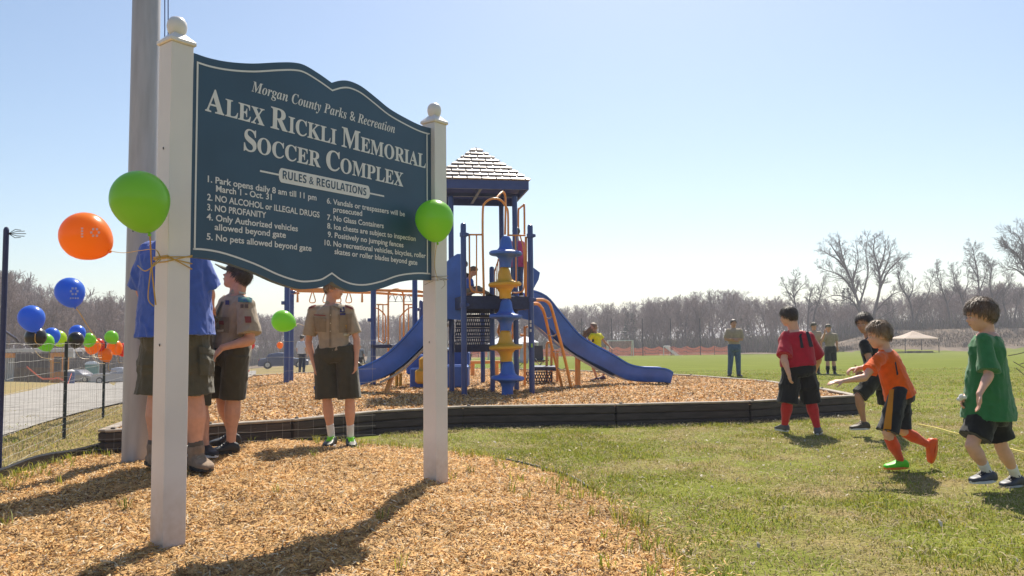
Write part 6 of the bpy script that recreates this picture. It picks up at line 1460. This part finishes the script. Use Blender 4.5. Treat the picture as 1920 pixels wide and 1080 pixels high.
# blue and white canopy seen through the tower, folding chairs
cz = thing('canopy_tent', 'blue and white canopy tent far behind the tower legs', 'canopy', W(950, 665, 70)); q = W(948, 645, 70); g = Geo(); g.loft([[V((q.x+a*1.6, q.y+b*1.6, q.z)) for a, b in ((-1, -1), (1, -1), (1, 1), (-1, 1))], [V((q.x+a*.1, q.y+b*.1, q.z+.85)) for a, b in ((-1, -1), (1, -1), (1, 1), (-1, 1))]]); put('canopy', g, mat('canopy_blue_white', (.55, .58, .68), .6), cz)
for a, b in ((-1, -1), (1, -1), (1, 1), (-1, 1)): put('leg', Geo().tube([V((q.x+a*1.5, q.y+b*1.5, zt(q.x, q.y))), V((q.x+a*1.5, q.y+b*1.5, q.z))], .05, 5), gw, cz)
q = W(985, 642, 66); cz = thing('canopy_tent', 'white topped canopy far behind the right tower post', 'canopy', V((q.x, q.y, zt(q.x, q.y)))); g = Geo(); g.loft([[V((q.x+a*1.1, q.y+b*1.1, q.z)) for a, b in ((-1, -1), (1, -1), (1, 1), (-1, 1))], [V((q.x+a*.1, q.y+b*.1, q.z+.5)) for a, b in ((-1, -1), (1, -1), (1, 1), (-1, 1))]]); put('canopy', g, mat('canopy_blue_white', (.55, .58, .68)), cz)
for a, b in ((-1, -1), (1, -1), (1, 1), (-1, 1)): put('leg', Geo().tube([V((q.x+a, q.y+b, zt(q.x, q.y))), V((q.x+a, q.y+b, q.z))], .05, 5), gw, cz)
chm = mat('camp_chair_cloth', (.05, .05, .06), .8); chw = mat('camp_chair_pale', (.4, .4, .4), .8)
def camp_chair(px, pyb, Y, m, label, s=1):
    c = W(px, pyb, Y); c.z = gz(c.x, c.y); o = thing('camp_chair', label, 'chair', c); R = Matrix.Rotation(px, 3, 'Z')
    T = lambda x, y, z: c+R @ V((x*s, y*s, z*s))
    g = Geo().loft([[T(-.25, -.22, .44), T(.25, -.22, .44), T(.25, -.22, .42), T(-.25, -.22, .42)], [T(-.25, .2, .38), T(.25, .2, .38), T(.25, .2, .36), T(-.25, .2, .36)]]); put('seat', g, m, o)
    g = Geo().loft([[T(-.25, .2, .38), T(.25, .2, .38), T(.25, .22, .38), T(-.25, .22, .38)], [T(-.27, .32, .92), T(.27, .32, .92), T(.27, .34, .92), T(-.27, .34, .92)]]); put('backrest', g, m, o)
    for a in ((-1, -1, 1, 1), (1, -1, -1, 1), (-1, 1, 1, -1), (1, 1, -1, -1)): put('leg', Geo().tube([T(a[0]*.28, a[1]*.25, 0), T(a[2]*.26, a[3]*.22, .5)], .015*s, 5), silver, o)
camp_chair(1012, 690, 21.5, chm, 'black folding camp chair behind the low platform right of the tower', .8)
camp_chair(684, 702, 30, chw, 'pale folding camp chair beyond the centre scout', .9); camp_chair(693, 701, 31.5, chm, 'dark folding camp chair beside the pale one beyond the centre scout', .9)
camp_chair(973, 683, 26, chw, 'pale folding camp chair seen between two tower legs', .9)

# ------------------------------------------------------------------ vehicles
glass = mat('car_glass', (.02, .025, .03), .08, spec=.8); tyre = mat('tyre', (.02, .02, .02), .85); rimm = mat('wheel_rim', (.45, .45, .46), .3, metal=.8)
def car(loc, ang, L, H, col, label, pickup=False):
    o = thing('parked_car', label, 'car', loc); R = Matrix.Rotation(ang, 3, 'Z'); T = lambda x, y, z: V(loc)+R @ V((x*L, y*1.82, z*H))
    m = mat('car_paint_'+label.split()[0], col, .3, metal=.3, coat=.6, var=.04)
    low = [(-.5, .22), (-.49, .45), (-.46, .60), (-.36, .64), (.22, .62), (.40, .56), (.485, .48), (.5, .30), (.49, .17), (-.49, .15)]
    top = [(-.36, .64), (-.30, .90), (-.12, .995), (.05, .98), (.22, .64)] if not pickup else [(-.12, .64), (-.10, .93), (.0, 1.0), (.13, .97), (.26, .64)]
    g = Geo(); rg = []
    for y_, k, zk in ((-.5, .97, .98), (-.47, 1, 1), (.47, 1, 1), (.5, .97, .98)): rg.append([T(x*k, y_, .14+(z-.14)*zk) for x, z in low])
    g.loft(rg); autosmooth(put('body', g, m, o), 35)
    g = Geo(); rg = []
    for y_, k in ((-.44, .92), (-.40, .985), (.40, .985), (.44, .92)): rg.append([T((x+.05)*k-.05, y_*(1-.12*(z > .7)), .60+(z-.60)*k) for x, z in top])
    g.loft(rg); cb = autosmooth(put('cabin', g, m, o), 35)
    for s in (-1, 1):
        for (a, b) in (((-.27, -.10) if not pickup else (-.08, .03)), ((-.08, .12) if not pickup else (.045, .20))):
            g = Geo(); zt2 = .90; q = [T(a, s*.435, .67), T(b, s*.435, .67), T(b-.07*(b > .1), s*.385, zt2), T(a+.03*(a < -.2), s*.385, zt2)]
            g.prism(q if s < 0 else q[::-1], (R @ V((0, s, 0))), .01); put('window', g, glass, cb)
    for x in (-.31, .31):
        for s in (-1, 1):
            c = T(x, s*.47, 0)+V((0, 0, .33)); Rw = R @ Matrix.Rotation(pi/2, 3, 'X'); w_ = put('wheel', Geo().lathe([(.2, -.11), (.31, -.11), (.33, -.07), (.33, .07), (.31, .11), (.2, .11)], c, 18, Rw), tyre, o)
            put('rim', Geo().lathe([(.21, -.10), (.20, -.125), (.03, -.13), (.03, .13), (.20, .125), (.21, .10)], c, 12, Rw), rimm, w_)
            put('wheel_arch', Geo().lathe([(.40, -.05), (.40, .02), (.33, .02)], T(x, s*.485, 0)+V((0, 0, .36)), 18, Rw), tyre, o)
    for s in (-.36, .36): put('headlight', Geo().ell(T(.475, s, .47), (.08, .12, .07), R), mat('lamp_glass', (.7, .7, .7), .1), o); put('tail_light', Geo().ell(T(-.485, s, .52), (.04, .1, .08), R), mat('tail_red', (.3, .02, .02), .2), o)
    return o
def gp_at(px, py, Y): p = W(px, py, Y); return V((p.x, p.y, zt(p.x, p.y)))
car(gp_at(222, 716, 79), .12, 4.6, 1.6, (.42, .42, .45), 'silver pickup parked right of the portable toilet', True)
car(gp_at(532, 693, 74), .25, 4.5, 1.45, (.03, .045, .11), 'navy parked car behind the monkey bar posts')
car(gp_at(150, 716, 84), -.2, 4.4, 1.35, (.25, .25, .28), 'grey parked car behind the portable toilet')
# portable toilet
c = gp_at(172, 717, 90); kz = (W(172, 680, 90).z-c.z)/2.3; R = Matrix.Rotation(.45, 3, 'Z'); pt = thing('portable_toilet', 'green portable toilet with pale domed roof beside the gravel road', 'portable toilet', c); grn = mat('toilet_green', (.10, .26, .22), .6)
put('cabin', Geo().bevbox(c+V((0, 0, 1.05*kz)), (1.35, 1.2, 2.1*kz), .05, R), grn, pt)
for k in range(3): put('wall_rib', Geo().bevbox(c+R @ V((-.4+.4*k, -.605, 1.05*kz)), (.06, .03, 1.9*kz), .008, R), grn, pt)
put('door', Geo().bevbox(c+R @ V((.69, 0, 1.02*kz)), (.04, .85, 1.9*kz), .01, R), mat('toilet_door', (.62, .66, .64), .5), pt)
g = Geo().loft([[c+R @ V((a*k, b*k, z*kz)) for a, b in ((-.72, -.65), (.72, -.65), (.72, .65), (-.72, .65))] for k, z in ((1, 2.1), (1, 2.2), (.8, 2.38), (.3, 2.46))]); put('roof', g, mat('toilet_roof', (.72, .74, .72), .5), pt)
# concession shed
Y = 66; sh = thing('open_shed', 'low flat roofed shed with orange trim and a pale left wall beyond the road', 'shed', gp_at(70, 716, Y)); gs = zt(W(70, 640, Y).x, Y)
wallw = mat('pale_siding', (.52, .50, .46), .8, var=.1, scale=3); oran = mat('trim_orange', (.72, .30, .05), .6); dk = mat('interior_shade', (.10, .085, .075), .9); brn = mat('brown_siding', (.20, .125, .055), .85, var=.25, scale=2)  # dk: shade inside the shed openings, painted as a dark colour
def bxp(nm, x0, x1, y0, y1, Yc, dY, m, par=sh):
    a, b = W(x0, y1, Yc), W(x1, y0, Yc); 
    if y1 > 713: a.z = min(a.z, gs)-.1
    return put(nm, Geo().bevbox(((a.x+b.x)/2, Yc+dY/2, (a.z+b.z)/2), (b.x-a.x, dY, b.z-a.z), .02), m, par)
rf = bxp('roof', 8, 137, 653, 661, Y-.4, 4.6, mat('roof_pale', (.55, .52, .5), .7)); bxp('roof_edge', 122, 137.5, 660, 670, Y-.3, .3, wallw)
for k in range(4): bxp('wall_board', 9+4*k, 12.8+4*k, 671, 718, Y, .2, wallw)
bxp('orange_panel', 9, 25, 662, 671, Y-.05, .3, oran); bxp('wall', 25, 92, 663, 692, Y+3.6, .15, dk)
for k in range(6): bxp('siding_board', 26+11*k, 36.6+11*k, 689, 718, Y+.3, .12, brn)
bxp('orange_post', 93, 98.5, 662, 718, Y-.02, .25, oran); bxp('orange_beam', 98.5, 120, 661, 669, Y-.02, .25, oran); bxp('orange_post', 121, 127, 669, 718, Y-.02, .25, oran); bxp('counter', 98, 121, 697, 718, Y+.5, .2, oran); bxp('opening_shade_panel', 99, 120, 670, 697, Y+3.4, .1, dk); bxp('post', 114.5, 117, 664, 718, Y+.4, .15, oran)  # dark panel added at the back of the right opening as its shade
# orange tape strung before the shed, small sign, barrel
tp_ = mat('tape_orange', (.85, .18, .08), .6); g = Geo(); pts = [W(50, 689, 60), W(73, 708, 59.5), (W(80, 712, 59)), W(100, 711.5, 59), W(108, 710, 59), W(122, 716, 58), W(127, 722, 58), W(134, 702, 59)]
for a, b in zip(pts, pts[1:]):
    g.add([a, b, b+V((0, 0, .12)), a+V((0, 0, .12))], [(0, 1, 2, 3)]); g.add([a+V((0, .02, 0)), b+V((0, .02, 0)), b+V((0, .02, .12)), a+V((0, .02, .12))], [(3, 2, 1, 0)])
tag(put('barrier_tape', g, tp_), 'orange barrier tape strung loosely in front of the shed', 'tape')
q = gp_at(52, 715, 60); tag(put('stake', Geo().tube([q, q+V((0, 0, 1.3))], .05, 6), bw), 'thin wooden stake holding orange tape before the shed', 'stake')
q = gp_at(132, 718, 62); bl = thing('barrel', 'small blue barrel with white top beside the shed corner', 'barrel', q); put('drum', Geo().lathe([(.28, 0), (.3, .1), (.3, .8), (.28, .9)], q, 12), mat('barrel_blue', (.06, .09, .2), .6), bl); put('lid', Geo().lathe([(.3, .9), (.3, 1.0), (.1, 1.1)], q, 12), gw, bl)
# stray bits: yellow string on the grass at right, twigs, rope
g = Geo(); pts = [GP(1722, 795, .03), GP(1760, 803, .04), GP(1792, 812, .04), GP(1840, 822, .03), GP(1895, 841, .04), GP(1935, 851, .03)]; g.tube(catmull(pts, 4), .006, 4); tag(put('rope', g, mat('rope_yellow', (.62, .52, .12), .7)), 'thin yellow rope lying on the grass behind the boy in green', 'rope')
g = Geo()
for a, b in (((1890, 667), (1945, 650)), ((1905, 690), (1950, 720)), ((1900, 678), (1950, 700)), ((1912, 683), (1945, 665))): g.tube(catmull([W(*a, 8), W((a[0]+b[0])/2, (a[1]+b[1])/2+3, 8), W(*b, 8)], 3), .004, 4)
g.tube([W(1950, 640, 8), W(1952, 760, 8), GP(1950, 833)], .02, 6)
tag(put('sapling', g, bark), 'thin bare twigs of a sapling reaching in at the right edge', 'sapling')
bpy.data.scenes.remove(TS)

# ------------------------------------------------------------------ haze
hm = bpy.data.materials.new('air'); hm.use_nodes = True; n = hm.node_tree; n.nodes.remove(n.nodes['Principled BSDF'])
pv = n.nodes.new('ShaderNodeVolumePrincipled'); pv.inputs['Density'].default_value = .0011; pv.inputs['Color'].default_value = (.92, .92, 1, 1); pv.inputs['Anisotropy'].default_value = .2
n.links.new(pv.outputs[0], n.nodes['Material Output'].inputs['Volume'])
put('haze', Geo().box((0, 0, 8), (3400, 3400, 28)), hm, kind='stuff')
